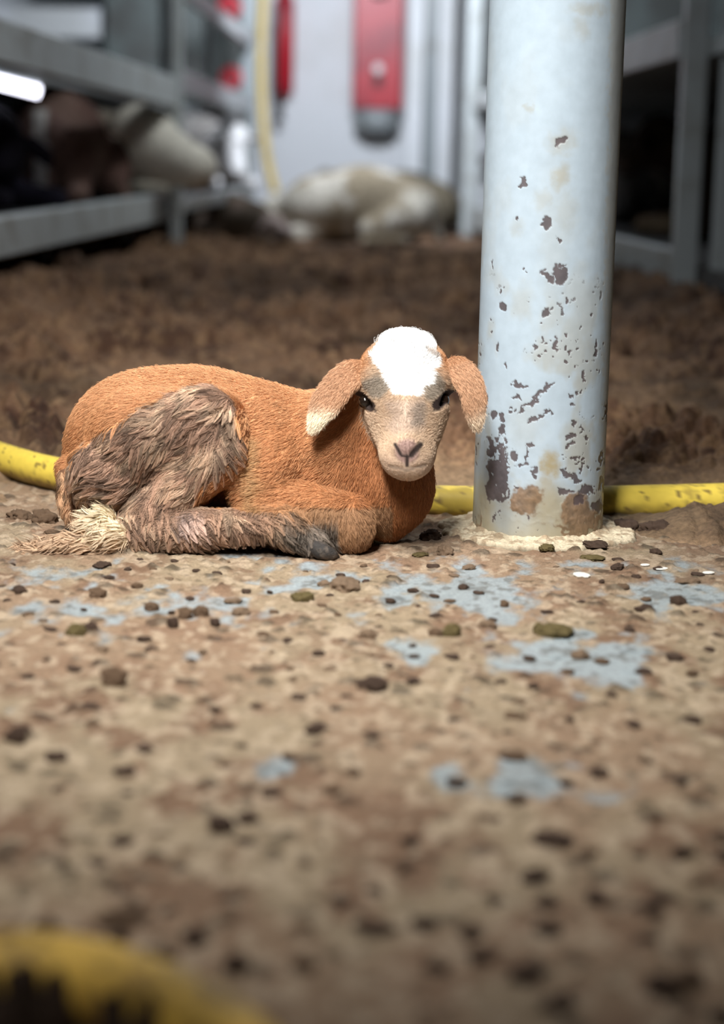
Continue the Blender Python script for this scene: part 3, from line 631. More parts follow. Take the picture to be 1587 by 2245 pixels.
# ================================================================== THE LAMB
S = pxm(2.33)
def D(dd): return dd      # depth in metres along the passage
def q(px, py, d, r1=None): return tuple(P(px, py, d))
lamb = thing('lamb', 'small tan lamb with a white crown lying beside the pillar', 'lamb', (-.12, 2.34, 0))
r = lambda n: n * S
body_p = [
    (ell(q(300, 990, 2.375), (r(160), .075, r(170))), r(20)),
    (ell(q(425, 960, 2.375), (r(215), .082, r(158)), -.05), r(50)),
    (ell(q(590, 985, 2.37), (r(185), .085, r(140)), -.12), r(50)),
    (ell(q(600, 1090, 2.37), (r(230), .078, r(80))), r(50)),
    (ell(q(735, 1020, 2.355), (r(125), .075, r(140))), r(50)),
    (ell(q(845, 1075, 2.34), (r(100), .062, r(100))), r(50)),                     # brisket
    (cone(q(735, 950, 2.36), q(880, 850, 2.345), r(95), r(72)), r(40)),           # neck
    (cone(q(850, 1040, 2.34), q(885, 900, 2.335), r(88), r(68)), r(40)),          # throat
    (cone(q(305, 965, 2.31), q(455, 935, 2.285), r(112), r(80)), r(26)),          # near thigh
    (cone(q(455, 930, 2.28), q(470, 985, 2.275), r(72), r(62)), r(24)),           # stifle
    (cone(q(470, 1000, 2.27), q(330, 1130, 2.27), r(62), r(50)), r(22)),          # gaskin
    (ell(q(232, 1040, 2.285), (r(82), .042, r(78))), r(18)),                      # seat
    (cone(q(330, 1135, 2.262), q(300, 1168, 2.258), r(46), r(40)), r(20)),        # hock
    (cone(q(300, 1168, 2.256), q(440, 1162, 2.245), r(46), r(42)), r(16)),
    (cone(q(440, 1160, 2.245), q(590, 1148, 2.238), r(38), r(33)), r(12)),        # hind cannon
    (ell(q(620, 1152, 2.236), (r(46), .024, r(40)), -.2), r(14)),                 # fetlock
    (cone(q(640, 1165, 2.234), q(690, 1192, 2.232), r(36), r(26)), r(12)),        # pastern
    (cone(q(600, 1010, 2.30), q(555, 1075, 2.285), r(60), r(52)), r(36)),         # near upper arm
    (cone(q(560, 1085, 2.283), q(668, 1118, 2.275), r(50), r(50)), r(20)),        # near forearm
    (cone(q(668, 1118, 2.275), q(762, 1138, 2.268), r(52), r(52)), r(16)),
    (ell(q(772, 1155, 2.266), (r(46), .03, r(56))), r(12)),                       # near knee
    (cone(q(762, 1178, 2.272), q(600, 1185, 2.285), r(34), r(26)), r(14)),        # near front cannon folded under
    (cone(q(790, 1110, 2.34), q(850, 1150, 2.33), r(52), r(34)), r(20)),          # far forearm
    (cone(q(150, 1030, 2.34), q(168, 1100, 2.335), r(26), r(24)), r(24)),         # dock
]
HX = lambda px, py, d: q(px, py, d)
head_p = [
    (ell(q(886, 822, 2.315), (r(99), .056, r(84))), r(30)),
    (cone(q(886, 862, 2.290), q(892, 985, 2.235), r(82), r(50), .9), r(26)),      # face wedge
    (ell(q(832, 838, 2.283), (r(40), .026, r(34))), r(22)),                       # brows
    (ell(q(946, 834, 2.283), (r(40), .026, r(34))), r(22)),
    (cone(q(893, 915, 2.305), q(895, 1004, 2.258), r(80), r(46)), r(34)),         # jaw
    (cone(q(884, 850, 2.258), q(890, 965, 2.212), r(34), r(26)), r(22)),          # bridge
    (ell(q(892, 1000, 2.220), (r(51), .026, r(42))), r(24)),                      # muzzle
    (ell(q(893, 1022, 2.225), (r(44), .024, r(24))), r(12)),                      # chin
    (ell(q(891, 978, 2.204), (r(30), .012, r(22))), r(12)),                       # nose pad
    (cone(q(782, 853, 2.288), q(822, 868, 2.268), r(13), r(12)), r(10)),           # upper lids
    (cone(q(992, 847, 2.288), q(948, 864, 2.268), r(13), r(12)), r(10)),
    (cone(q(893, 905, 2.278), q(893, 985, 2.247), r(86), r(56)), r(24)),          # cheeks
    (cone(q(792, 872, 2.268), q(810, 890, 2.262), r(9), r(8), 2.0), r(5), -1),     # sockets
    (cone(q(980, 868, 2.268), q(960, 886, 2.262), r(9), r(8), 2.0), r(5), -1),
    (cone(q(866, 974, 2.190), q(878, 996, 2.188), r(3), r(3.5), 2.5), r(4), -1),   # nostrils
    (cone(q(921, 974, 2.190), q(902, 998, 2.186), r(4), r(6), 2.5), r(4), -1),
    (cone(q(890, 1000, 2.186), q(891, 1020, 2.190), r(4), r(3), 2.5), r(4), -1),  # philtrum
    (cone(q(852, 1022, 2.200), q(891, 1030, 2.190), r(2.5), r(2.5), 3), r(3), -1),  # mouth
    (cone(q(891, 1030, 2.190), q(932, 1020, 2.200), r(2.5), r(2.5), 3), r(3), -1),
]
for a_ in head_p:
    pass
lamb_loc = np.array(lamb.location)
allp = body_p + [(head_p[0][0], r(30))] + head_p[1:]
co, faces = surface(allp, .0021, pad=.02, ground=.001)
hd = sdf(co.astype(np.float32), [p for p in head_p if len(p) < 3]); bd = sdf(co.astype(np.float32), body_p)
vn, fa = vnormals(co, faces)
uu, vv = proj(co)

WET = [(425, 850), (470, 850), (510, 885), (528, 940), (515, 1010), (470, 1045), (440, 1085), (430, 1120), (560, 1130), (640, 1120), (740, 1180), (740, 1240), (280, 1240), (240, 1150), (170, 1120), (150, 1040), (170, 985), (225, 945), (330, 885)]
BLAZE = [(818, 775), (836, 748), (860, 720), (925, 720), (945, 748), (962, 778), (962, 800), (945, 835), (915, 868), (862, 860), (838, 815), (812, 780)]
def coat(co, u, v, hd, bd):
    """colour of the coat by place on the animal (markings, lighter back, some painted shade and highlights)"""
    n = fbm(co[:, 0] * 60, co[:, 1] * 60, co[:, 2] * 60, seed=121); n2 = fbm(co[:, 0] * 25, co[:, 1] * 25, co[:, 2] * 25, seed=122); nf = fbm(co[:, 0] * 300, co[:, 1] * 300, co[:, 2] * 300, seed=123, octs=2)
    uj = u + (n - .5) * 40; vj = v + (n2 - .5) * 40
    O = np.array([.53, .26, .12]); c = np.tile(O, (len(u), 1)) * (.85 + .35 * n[:, None])
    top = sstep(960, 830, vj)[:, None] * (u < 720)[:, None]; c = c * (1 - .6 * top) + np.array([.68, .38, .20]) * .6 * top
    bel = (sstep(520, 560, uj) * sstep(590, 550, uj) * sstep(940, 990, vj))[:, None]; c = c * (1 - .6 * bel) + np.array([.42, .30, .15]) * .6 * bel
    chest = (sstep(700, 790, uj) * sstep(900, 960, vj))[:, None] * (bd < hd)[:, None]; c = c * (1 - chest * .7) + np.array([.29, .10, .033]) * chest * .7  # darker chest fur, its shade partly painted into the colour
    w = inpoly(uj, vj, WET)[:, None] * 1.0
    wc = np.array([.30, .19, .135]) * (.7 + .7 * n2[:, None]); wc = wc + (np.array([.52, .38, .27]) - wc) * (.7 * sstep(.5, .62, n))[:, None]  # wet hair tone with painted highlights
    c = c * (1 - w) + wc * w
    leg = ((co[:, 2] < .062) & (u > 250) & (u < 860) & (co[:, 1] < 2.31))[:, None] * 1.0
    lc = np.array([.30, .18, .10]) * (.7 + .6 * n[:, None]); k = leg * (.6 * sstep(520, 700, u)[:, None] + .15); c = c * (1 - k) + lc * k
    g = (sstep(590, 640, uj) * (1 - sstep(735, 745, u)) * sstep(1125, 1160, vj))[:, None]; c = c * (1 - .85 * g) + np.array([.14, .125, .11]) * (.7 + .8 * n[:, None]) * .85 * g
    pk = (sstep(14, 6, np.abs(uj - 405)) + sstep(40, 20, np.abs(uj - 415)) * .7)[:, None] * sstep(1125, 1140, vj)[:, None] * sstep(1185, 1160, vj)[:, None]; c = c * (1 - .6 * np.clip(pk, 0, 1)) + np.array([.55, .42, .38]) * .6 * np.clip(pk, 0, 1)
    # head
    h = (hd < bd + .004)[:, None] * 1.0 * (v < 1060)[:, None]
    f = np.tile(np.array([.56, .41, .29]), (len(u), 1)) * (.9 + .2 * n[:, None])
    side = (sstep(62, 90, np.abs(u - 888 - (v - 850) * .02) + (n - .5) * 20) * sstep(850, 790, v))[:, None]; f = f * (1 - side) + np.array([.50, .25, .12]) * side
    grey = np.maximum(sstep(34, 20, np.hypot((uj - 826) / .9, vj - 842)), sstep(34, 20, np.hypot((uj - 948) / .9, (vj - 848) * .8)))[:, None]; f = f * (1 - .8 * grey) + np.array([.25, .225, .19]) * .8 * grey
    br = (sstep(46, 30, np.abs(uj - 888)) * sstep(860, 880, vj) * sstep(960, 930, vj))[:, None]; f = f * (1 - .6 * br) + np.array([.47, .37, .31]) * .6 * br
    g2 = sstep(24, 14, np.hypot(uj - 915, (vj - 905) * .7))[:, None]; f = f * (1 - .6 * g2) + np.array([.30, .25, .21]) * .6 * g2
    jaw = (sstep(985, 1030, vj))[:, None]; f = f * (1 - .5 * jaw) + np.array([.66, .50, .40]) * .5 * jaw
    nose = sstep(32, 20, np.hypot(u - 892, (v - 990) * 1.0))[:, None]; f = f * (1 - .8 * nose) + np.array([.34, .22, .21]) * .8 * nose
    b = inpoly(u + (nf - .5) * 16 + (n - .5) * 14, v + (nf - .5) * 14, BLAZE)[:, None] * 1.0; f = f * (1 - b) + np.array([.93, .93, .93]) * b
    dk = sstep(13, 6, np.hypot((u - 948) * .6, (v - 776) * 1.3 - (u - 948) * .5))[:, None]; f = f * (1 - .7 * dk) + np.array([.25, .17, .12]) * .7 * dk
    return np.clip(c * (1 - h) + f * h, 0, 1)
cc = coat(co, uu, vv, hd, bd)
# naked dark skin inside nostrils, mouth line and eye rims
def dseg(u, v, a, b):
    a = np.array(a, float); b = np.array(b, float); d = b - a; t = np.clip(((u - a[0]) * d[0] + (v - a[1]) * d[1]) / (d @ d), 0, 1)
    return np.hypot(u - a[0] - t * d[0], v - a[1] - t * d[1])
isf = (hd < bd) & (co[:, 1] < 2.30)
skin = np.zeros(len(co))
for a_, b_, w in [((866, 974), (878, 996), 3.5), ((921, 975), (902, 998), 6), ((880, 999), (900, 1001), 2.5), ((892, 1000), (892, 1020), 4)]: skin = np.maximum(skin, sstep(w + 3, w - 2, dseg(uu, vv, a_, b_)))
for a_, b_ in (((788, 869), (812, 891)), ((984, 865), (958, 888))): skin = np.maximum(skin, sstep(15, 10, dseg(uu, vv, a_, b_)))
skin = np.maximum(skin, .9 * sstep(4, 2, dseg(uu, vv, (783, 866), (800, 868)))); skin = np.maximum(skin, .9 * sstep(4, 2, dseg(uu, vv, (974, 862), (996, 856))))
skin = np.maximum(skin, .8 * sstep(5, 2, dseg(uu, vv, (814, 890), (824, 902)))); skin = np.maximum(skin, .8 * sstep(5, 2, dseg(uu, vv, (958, 886), (950, 900))))
skin = np.maximum(skin, .45 * np.maximum(sstep(4, 1.5, dseg(uu, vv, (852, 1022), (891, 1031))), sstep(4, 1.5, dseg(uu, vv, (891, 1031), (932, 1020)))))
skin = (skin * isf)[:, None]
cc = cc * (1 - .6 * (inpoly(uu, vv, WET) & ~((hd < bd + .003) & (vv < 1060)))[:, None])
cs_ = cc * (1 - skin) + np.array([.03, .02, .018]) * skin
# under the hair the skin side of the coat is a little deeper in tone
M['skin'] = mat_attr('lamb_hide', 0.75, 500, 0.4, 0.001, 0.25, var=.12, vscale=500)
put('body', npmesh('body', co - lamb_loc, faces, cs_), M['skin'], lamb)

# ---- hair curves
M['hair'] = mat_attr('lamb_hair', 0.6, spec=0.25)
def hair(name, roots, nrm, comb, length, col, rad, parent, lift=.35, K=5, clump=None, wave=0.0, wfreq=60, droop=0.0, seed=0, jitter=.25):
    N = len(roots); g = np.random.default_rng(seed)
    comb = comb - (comb * nrm).sum(1, keepdims=True) * nrm; comb /= np.linalg.norm(comb, axis=1, keepdims=True) + 1e-9
    lf = np.broadcast_to(np.asarray(lift, float), (N,))[:, None]
    d = comb + nrm * lf + jitter * g.normal(size=(N, 3)); d /= np.linalg.norm(d, axis=1, keepdims=True)
    L = (length * (.7 + .6 * g.random(N)))[:, None]
    t = np.linspace(0, 1, K)
    pts = np.empty((N, K, 3)); side = np.cross(nrm, comb)
    ph = fbm(roots[:, 0] * 45, roots[:, 1] * 45, roots[:, 2] * 45, seed=seed + 5)[:, None] * 12
    for k in range(K):
        bend = nrm * (-.55 * lf * t[k] ** 2) ; w = np.sin(ph + t[k] * wfreq * .05) - np.sin(ph)
        pts[:, k] = roots + L * (d * t[k] + bend * t[k] + side * w * wave * t[k]) + np.array([0, 0, -1.0]) * droop * L * t[k] ** 2
    if clump is not None:
        size, amt = clump; tip = pts[:, -1]
        cell = np.floor((roots + size * .5 * np.stack([fbm(roots[:, 2] / size, roots[:, 0] / size, seed=seed + 7), fbm(roots[:, 0] / size, roots[:, 1] / size, seed=seed + 8), fbm(roots[:, 0] / size, roots[:, 2] / size, seed=seed + 9)], -1) * 2) / size).astype(np.int64)
        key = (cell[:, 0] * 73856093) ^ (cell[:, 1] * 19349663) ^ (cell[:, 2] * 83492791); _, inv, cnt = np.unique(key, return_inverse=True, return_counts=True)
        cen = np.zeros((len(cnt), 3)); np.add.at(cen, inv, tip); cen /= cnt[:, None]; rc = np.zeros((len(cnt), 3)); np.add.at(rc, inv, roots); rc /= cnt[:, None]
        am = np.broadcast_to(np.asarray(amt, float), (N,))[:, None]
        for k in range(K):
            tgt = rc[inv] + (cen[inv] - rc[inv]) * t[k] + (pts[:, k] - roots) * 0
            pts[:, k] = pts[:, k] + (tgt - pts[:, k]) * am * t[k] ** .8
    pts[:, :, 2] = np.maximum(pts[:, :, 2], .0015)
    hc = bpy.data.hair_curves.new(name); hc.add_curves([K] * N)
    loc = np.array(parent.location) if parent is not None else 0
    p = (pts - loc).astype(np.float32)
    hc.attributes['position'].data.foreach_set('vector', p.ravel()) if 'position' in hc.attributes else hc.position_data.foreach_set('vector', p.ravel())
    ra = hc.attributes.get('radius') or hc.attributes.new('radius', 'FLOAT', 'POINT')
    taper = np.array([1, 1, .9, .7, .25] if K == 5 else np.linspace(1, .25, K)); rv = (np.broadcast_to(np.asarray(rad, float), (N,))[:, None] * taper[None]).astype(np.float32)
    ra.data.foreach_set('value', rv.ravel())
    ca = hc.attributes.new('col', 'FLOAT_COLOR', 'CURVE'); c4 = np.ones((N, 4), np.float32); c4[:, :3] = np.clip(col, 0, 1); ca.data.foreach_set('color', c4.ravel())
    o = bpy.data.objects.new(name, hc); C.objects.link(o); hc.materials.append(M['hair'])
    if parent is not None: o.parent = parent
    o['kind'] = 'stuff'
    return o
def sample(co, faces, vn, w, N, seed):
    g = np.random.default_rng(seed); p = w / w.sum(); fi = g.choice(len(faces), N, p=p); fq = faces[fi]
    a, b = g.random(N)[:, None], g.random(N)[:, None]
    W4 = [(1 - a) * (1 - b), a * (1 - b), a * b, (1 - a) * b]
    pos = sum(W4[k] * co[fq[:, k]] for k in range(4)); nn = sum(W4[k] * vn[fq[:, k]] for k in range(4)); nn /= np.linalg.norm(nn, axis=1, keepdims=True)
    return pos, nn
fc = co[faces].mean(1); view = (np.array([0, 0, CAMH]) - fc); fnv = vn[faces].mean(1)
facing = (fnv * view).sum(1) / np.linalg.norm(view, axis=1)
w = fa * np.where(facing > -.3, 1.0, .25) * (fc[:, 2] > .004)
fu, fv = proj(fc); fh = (hd[faces].mean(1) < bd[faces].mean(1) + .003) & (fv < 1060)
inw = inpoly(fu, fv, WET) & ~fh & (fc[:, 1] < 2.36)
# short coat
wb = w * (~fh) * np.where(inw, .35, 1.0)
pos, nn = sample(co, faces, vn, wb, 90000, 1)
u, v = proj(pos); hdp = sdf(pos.astype(np.float32), [p for p in head_p if len(p) < 3]); bdp = sdf(pos.astype(np.float32), body_p)
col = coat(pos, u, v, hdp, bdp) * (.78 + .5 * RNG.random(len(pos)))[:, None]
comb = np.tile(np.array([-.8, 0, -.45]), (len(pos), 1)); nk = sstep(690, 800, u)[:, None]; comb = comb * (1 - nk) + np.array([-.1, .1, -1.0]) * nk
comb = comb + .8 * (np.stack([fbm(pos[:, 0] * 30, pos[:, 2] * 30, seed=s_) for s_ in (131, 132, 133)], -1) - .5)
low = (pos[:, 2] < .06) & (u > 500); comb[low] = comb[low] * .4 + np.array([.3, -.1, -.8])
hair('fur', pos, nn, comb, np.full(len(pos), .0105), col, .00022, lamb, lift=.55, clump=(.007, .45), seed=3)
# long wet hair of the hind leg
ww = w * inw
pos, nn = sample(co, faces, vn, ww, 30000, 2)
u, v = proj(pos); big = bd * 0
n2 = fbm(pos[:, 0] * 60, pos[:, 1] * 60, pos[:, 2] * 60, seed=141)
size = .011
ck = fbm(pos[:, 0] / .008, pos[:, 1] / .008, pos[:, 2] / .008, seed=142, octs=2)
col = coat(pos, u, v, np.full(len(pos), 1.0), np.zeros(len(pos))) * (.45 + 1.2 * sstep(.35, .65, ck))[:, None] * (.8 + .4 * RNG.random(len(pos)))[:, None]  # clump shading painted into the strand colours
comb = np.stack([-.75 + .0 * u, np.zeros(len(u)), -.55 + 0 * u], -1)
th = sstep(1080, 1120, v)[:, None]; comb = comb * (1 - th) + np.array([.35, -.15, -.8]) * th
st = (sstep(450, 510, u) * sstep(900, 960, v))[:, None] * (1 - th); comb = comb * (1 - st) + np.array([.1, -.1, -1]) * st
comb = comb + 1.3 * (np.stack([fbm(pos[:, 0] * 22, pos[:, 2] * 22, seed=s_) for s_ in (151, 152, 153)], -1) - .5)
Ln = .023 + .010 * (n2 - .5) - .006 * sstep(1090, 1130, v)
hair('wet_hair', pos, nn, comb, Ln, col, .00026, lamb, lift=.5, K=7, clump=(.0105, .92), wave=.22, wfreq=70, droop=.1, seed=8, jitter=.15)['label'] = 'long wet clumped hair of the hind leg'
# face hair
wh = w * fh * (fc[:, 1] < 2.36)
sk = (skin[:, 0])[faces].mean(1); wh = wh * (sk < .1)
pos, nn = sample(co, faces, vn, wh, 52000, 4); u, v = proj(pos)
hdp = sdf(pos.astype(np.float32), [p for p in head_p if len(p) < 3]); bdp = sdf(pos.astype(np.float32), body_p)
col = coat(pos, u, v, hdp, bdp + .01); whi = col.min(1) > .7
col = col * np.where(whi, .96, .84 + .3 * RNG.random(len(pos)))[:, None]
ctr = 888
comb = np.stack([(u - ctr) / 90. * sstep(740, 800, v), -.1 + 0 * u, -.2 + 1.1 * sstep(830, 760, v)], -1)
dn = sstep(860, 960, v)[:, None]; comb = comb * (1 - dn) + np.stack([(u - ctr) / 80., 0 * u, .35 + 0 * u], -1) * dn
L = .0042 + .018 * sstep(800, 738, v) * whi + .002 * (v < 840) - .0022 * sstep(960, 990, v)
hair('face_fur', pos, nn, comb, L, col, .0002, lamb, lift=.3 + .6 * sstep(840, 760, v), clump=(.004, .25), seed=12)

# ---- ears
def ear(pts, wid, thick, nrm, tipc, seedn):
    """leaf-shaped drooping ear, slightly cupped"""
    pts = [P(*p) for p in pts]; n = 40; m = 26; fine = []
    wi = np.interp(np.linspace(0, 1, m), np.linspace(0, 1, len(wid)), wid)
    for k in range(m):
        s = k / (m - 1) * (len(pts) - 1); i = min(int(s), len(pts) - 2); f_ = s - i
        p0 = pts[max(i - 1, 0)]; p1 = pts[i]; p2 = pts[i + 1]; p3 = pts[min(i + 2, len(pts) - 1)]
        fine.append(.5 * ((2 * p1) + (p2 - p0) * f_ + (2 * p0 - 5 * p1 + 4 * p2 - p3) * f_ * f_ + (3 * p1 - 3 * p2 + p3 - p0) * f_ ** 3))
    co = []; NN = Vector(nrm).normalized()
    for k in range(m):
        t_ = (fine[min(k + 1, m - 1)] - fine[max(k - 1, 0)]).normalized(); b = t_.cross(NN).normalized(); a = b.cross(t_)
        for j in range(n):
            g = 2 * math.pi * j / n; ww_ = wi[k] * S
            co.append(fine[k] + b * math.cos(g) * ww_ + a * (math.sin(g) * thick * min(1, wi[k] / 14) + .10 * ww_ * (math.cos(g) ** 2)))
    co = np.array([tuple(c) for c in co]); f = grid_faces(m, n); I = np.arange(m - 1)
    f = np.concatenate([f, np.stack([I * n + n - 1, (I + 1) * n + n - 1, (I + 1) * n, I * n], -1)])
    tt = np.repeat(np.linspace(0, 1, m), n)
    nz = fbm(co[:, 0] * 80, co[:, 1] * 80, co[:, 2] * 80, seed=seedn)
    c = np.array([.56, .33, .20]) * (.85 + .3 * nz[:, None]); k = sstep(.72, .92, tt + (nz - .5) * .2)[:, None] * tipc; c = c * (1 - k) + np.array([.95, .84, .66]) * k
    k = sstep(.25, .0, tt)[:, None]; c = c * (1 - .6 * k) + np.array([.5, .26, .13]) * .6 * k
    vn_, fa_ = vnormals(co, f)
    cen = np.repeat(np.array([tuple(x) for x in fine]), n, 0)
    if ((vn_ * (co - cen)).sum(1)).mean() < 0: f = f[:, ::-1]; vn_ = -vn_
    eo = put('ear', npmesh('ear', co - lamb_loc, f, c), M['skin'], lamb)
    pos, nn = sample(co, f, vn_, fa_, 9000, seedn)
    tdir = np.array(tuple((fine[-1] - fine[0]).normalized())); near = np.argmin(((pos[:, None] - co[None, ::n]) ** 2).sum(-1), 1)
    cl = c[near * n] * (.8 + .4 * RNG.random(len(pos)))[:, None]
    tl = (near / (m - 1))
    hobj = hair('ear_fur', pos, nn, np.tile(tdir, (len(pos), 1)), .006 + .003 * tl, cl, .0002, lamb, lift=.3, clump=(.004, .2), seed=seedn)
    hobj.parent = eo; hobj.matrix_parent_inverse = Matrix.Identity(4)
    return eo
ear([(800, 806, 2.30), (766, 824, 2.285), (735, 858, 2.27), (708, 898, 2.26), (686, 944, 2.255)], [20, 32, 37, 37, 36, 33, 20, 6], .006, (-.5, -1, .35), 1.0, 161)
ear([(978, 800, 2.305), (1006, 812, 2.29), (1030, 848, 2.28), (1040, 892, 2.275), (1044, 938, 2.275)], [18, 30, 33, 33, 30, 26, 17, 6], .006, (.55, -1, .3), .6, 163)
# ---- eyes
for cx, cy, sg in ((801, 881, -1), (970, 877, 1)):
    c0 = P(cx, cy, 2.2775) - lamb.location
    e = MB(); ax = Vector((sg * .45, -1, .08)).normalized()
    rr_ = .0088; e.lathe(c0 , [(max(1e-4, rr_ * math.sin(a)), -rr_ * math.cos(a)) for a in np.linspace(0.02, math.pi - .02, 18)], 24, ax)
    eo = e.build('eye', M['eye'], lamb, True)
# ---- hoof of the near hind foot
hf = MB()
for dx in (0, 7): hf.loft([P(668 + dx, 1185 + dx, 2.236 - dx * .002) - lamb.location, P(696 + dx, 1200 + dx, 2.232 - dx * .002) - lamb.location, P(722 + dx, 1212 + dx * .6, 2.229 - dx * .002) - lamb.location, P(743, 1222, 2.226) - lamb.location], [(.008, .008), (.0115, .010), (.0075, .007), (.0015, .0015)], 16)
o = hf.build('hoof', M['hoof'], lamb, True); o['label'] = 'dark grey cloven hoof'
# ---- tail
tp = [(150, 1030, 2.325), (158, 1080, 2.315), (170, 1120, 2.305), (188, 1165, 2.295)]
e = MB().loft([P(*p) - lamb.location for p in tp], [r(20), r(26), r(26), r(10)], 20); me = e.mesh('tail'); setcol(me, np.tile([.16, .08, .045], (len(e.v), 1))); tail = put('tail', me, M['skin'], lamb)
pts = np.array([tuple(P(*p)) for p in tp]); N = 7000; tq = RNG.random(N) * .98; i = (tq * 3).astype(int); ff = (tq * 3 - i)[:, None]; cen = pts[i] * (1 - ff) + pts[i + 1] * ff
an = RNG.random(N) * 6.283; nn = np.stack([np.cos(an), -np.sin(an), 0 * an], -1); rad_ = np.interp(tq, [0, .33, .66, 1], [r(20), r(26), r(26), r(10)])[:, None]
ck = fbm(cen[:, 0] * 200 + np.cos(an) * 5, cen[:, 2] * 70, seed=171); col = np.array([.40, .24, .14]) * (.35 + 1.3 * sstep(.35, .65, ck))[:, None]
ho = hair('tail_hair', cen + nn * rad_, nn, np.tile([.12, -.05, -1.0], (N, 1)), np.full(N, .02), col, .0003, lamb, lift=.55, K=7, clump=(.008, .85), wave=.3, seed=33, jitter=.35); ho.parent = tail; ho.matrix_parent_inverse = Matrix.Identity(4)
# ================================================================== STRAW AND WOOL WAD BY THE TAIL
t = thing('straw_wad', 'cream wad of straw and wool fluff below the lamb tail', 'straw', tuple(G(170, 1205)))
pr = []
T0 = np.array(t.location)
for (px, py, rx, rz, d) in [(240, 1180, 44, 34, 2.235), (205, 1160, 34, 34, 2.245), (175, 1190, 44, 22, 2.235), (130, 1196, 44, 16, 2.235), (90, 1205, 36, 9, 2.235), (228, 1145, 26, 26, 2.25)]:
    pr.append((ell(tuple(P(px, py, d)), (rx * S, .02, rz * S)), r(8)))
wc, wf = surface(pr, .0022, ground=.0005)
dd = fbm(wc[:, 0] * 120, wc[:, 1] * 120, wc[:, 2] * 220, seed=181); vn_, fa_ = vnormals(wc, wf); wc2 = wc + vn_ * (.006 * (dd - .5))[:, None]
n = fbm(wc[:, 0] * 90, wc[:, 1] * 90, wc[:, 2] * 160, seed=182); c = np.array([.50, .38, .25]) * (.5 + 1.0 * n[:, None])
put('fluff', npmesh('fluff', wc2 - T0, wf, c), M['crust'], t)
pos, nn = sample(wc2, wf, vn_, fa_, 2600, 44); g = RNG.random(len(pos)); u, v = proj(pos)
comb = np.stack([-1 + .9 * RNG.random(len(pos)), .5 * RNG.random(len(pos)) - .3, .5 * RNG.random(len(pos)) - .2], -1)
pl = sstep(170, 215, u) * sstep(1215, 1150, v)
col = (np.array([.52, .36, .24])[None] * (1 - pl[:, None]) + np.array([.85, .72, .52]) * pl[:, None]) * (.55 + .8 * g[:, None])
o = hair('loose_fibres', pos, nn, comb, .014 + .02 * RNG.random(len(pos)), col, .0007, t, lift=.14, clump=(.010, .75), wave=.3, seed=51, jitter=.3)

# ================================================================== CLODS
M['clod'] = mat_attr('dried_dung_clod', 0.85, 220, 0.7, 0.002, 0.2, var=.25, vscale=260)
def clod_mesh(seed, c, flat=.65, knob=.42, sub=4):
    import bmesh
    bm = bmesh.new(); bmesh.ops.create_icosphere(bm, subdivisions=sub, radius=1.0)
    p = np.array([tuple(v_.co) for v_ in bm.verts]); k = fbm(p[:, 0] * 1.3 + seed, p[:, 1] * 1.3, p[:, 2] * 1.3, seed=seed, octs=4) - .5; k2 = np.abs(fbm(p[:, 0] * 3 + seed, p[:, 1] * 3, p[:, 2] * 3, seed=seed + 3, octs=3) - .5)
    k3 = bumps(p[:, 0] * 3 + p[:, 2] * 2 + seed, p[:, 1] * 3 - p[:, 2], 1.0, seed, .3, .6, .9); p = p * (.9 + knob * 2.0 * k - .8 * k2 + .2 * k3)[:, None]; p[:, 2] *= flat; p[:, 2] = np.maximum(p[:, 2], -.35)
    for i, v_ in enumerate(bm.verts): v_.co = p[i]
    me = bpy.data.meshes.new('dung_clod'); bm.to_mesh(me); bm.free()
    setcol(me, np.array(c) * (.7 + .7 * fbm(p[:, 0] * 4, p[:, 1] * 4, p[:, 2] * 4, seed=seed + 9)[:, None]))
    me.materials.append(M['clod']); me.polygons.foreach_set('use_smooth', [True] * len(me.polygons)); return me
DK = [clod_mesh(200 + i, (.085, .055, .04)) for i in range(6)]; MD = [clod_mesh(230 + i, (.17, .11, .07)) for i in range(6)]; PL = [clod_mesh(260 + i, (.26, .18, .12)) for i in range(4)]; OL = [clod_mesh(280 + i, (.16, .125, .055)) for i in range(3)]
def clod(px, py, w, h, kind, label=None, z=0.0, group=None, rot=None):
    """w, h: seen size in px; px, py: its foot"""
    p = G(px, py, z); sc = pxm(p.y, 0) ; me = kind[random.randrange(len(kind))]
    o = bpy.data.objects.new('dung_clod', me); C.objects.link(o)
    sx = w * sc * .5; sz = h * sc * .78
    o.location = (p.x, p.y + sx * .6, z + sz * .2); o.scale = (sx, sx * random.uniform(.7, 1.0), sz); o.rotation_euler = (0, 0, random.uniform(-.5, .5) if rot is None else rot)
    setp(o, label or 'small brown dung clod on the foreground deck', 'dung clod', group or ('small dung clods scattered on the deck' if not label else None)); return o
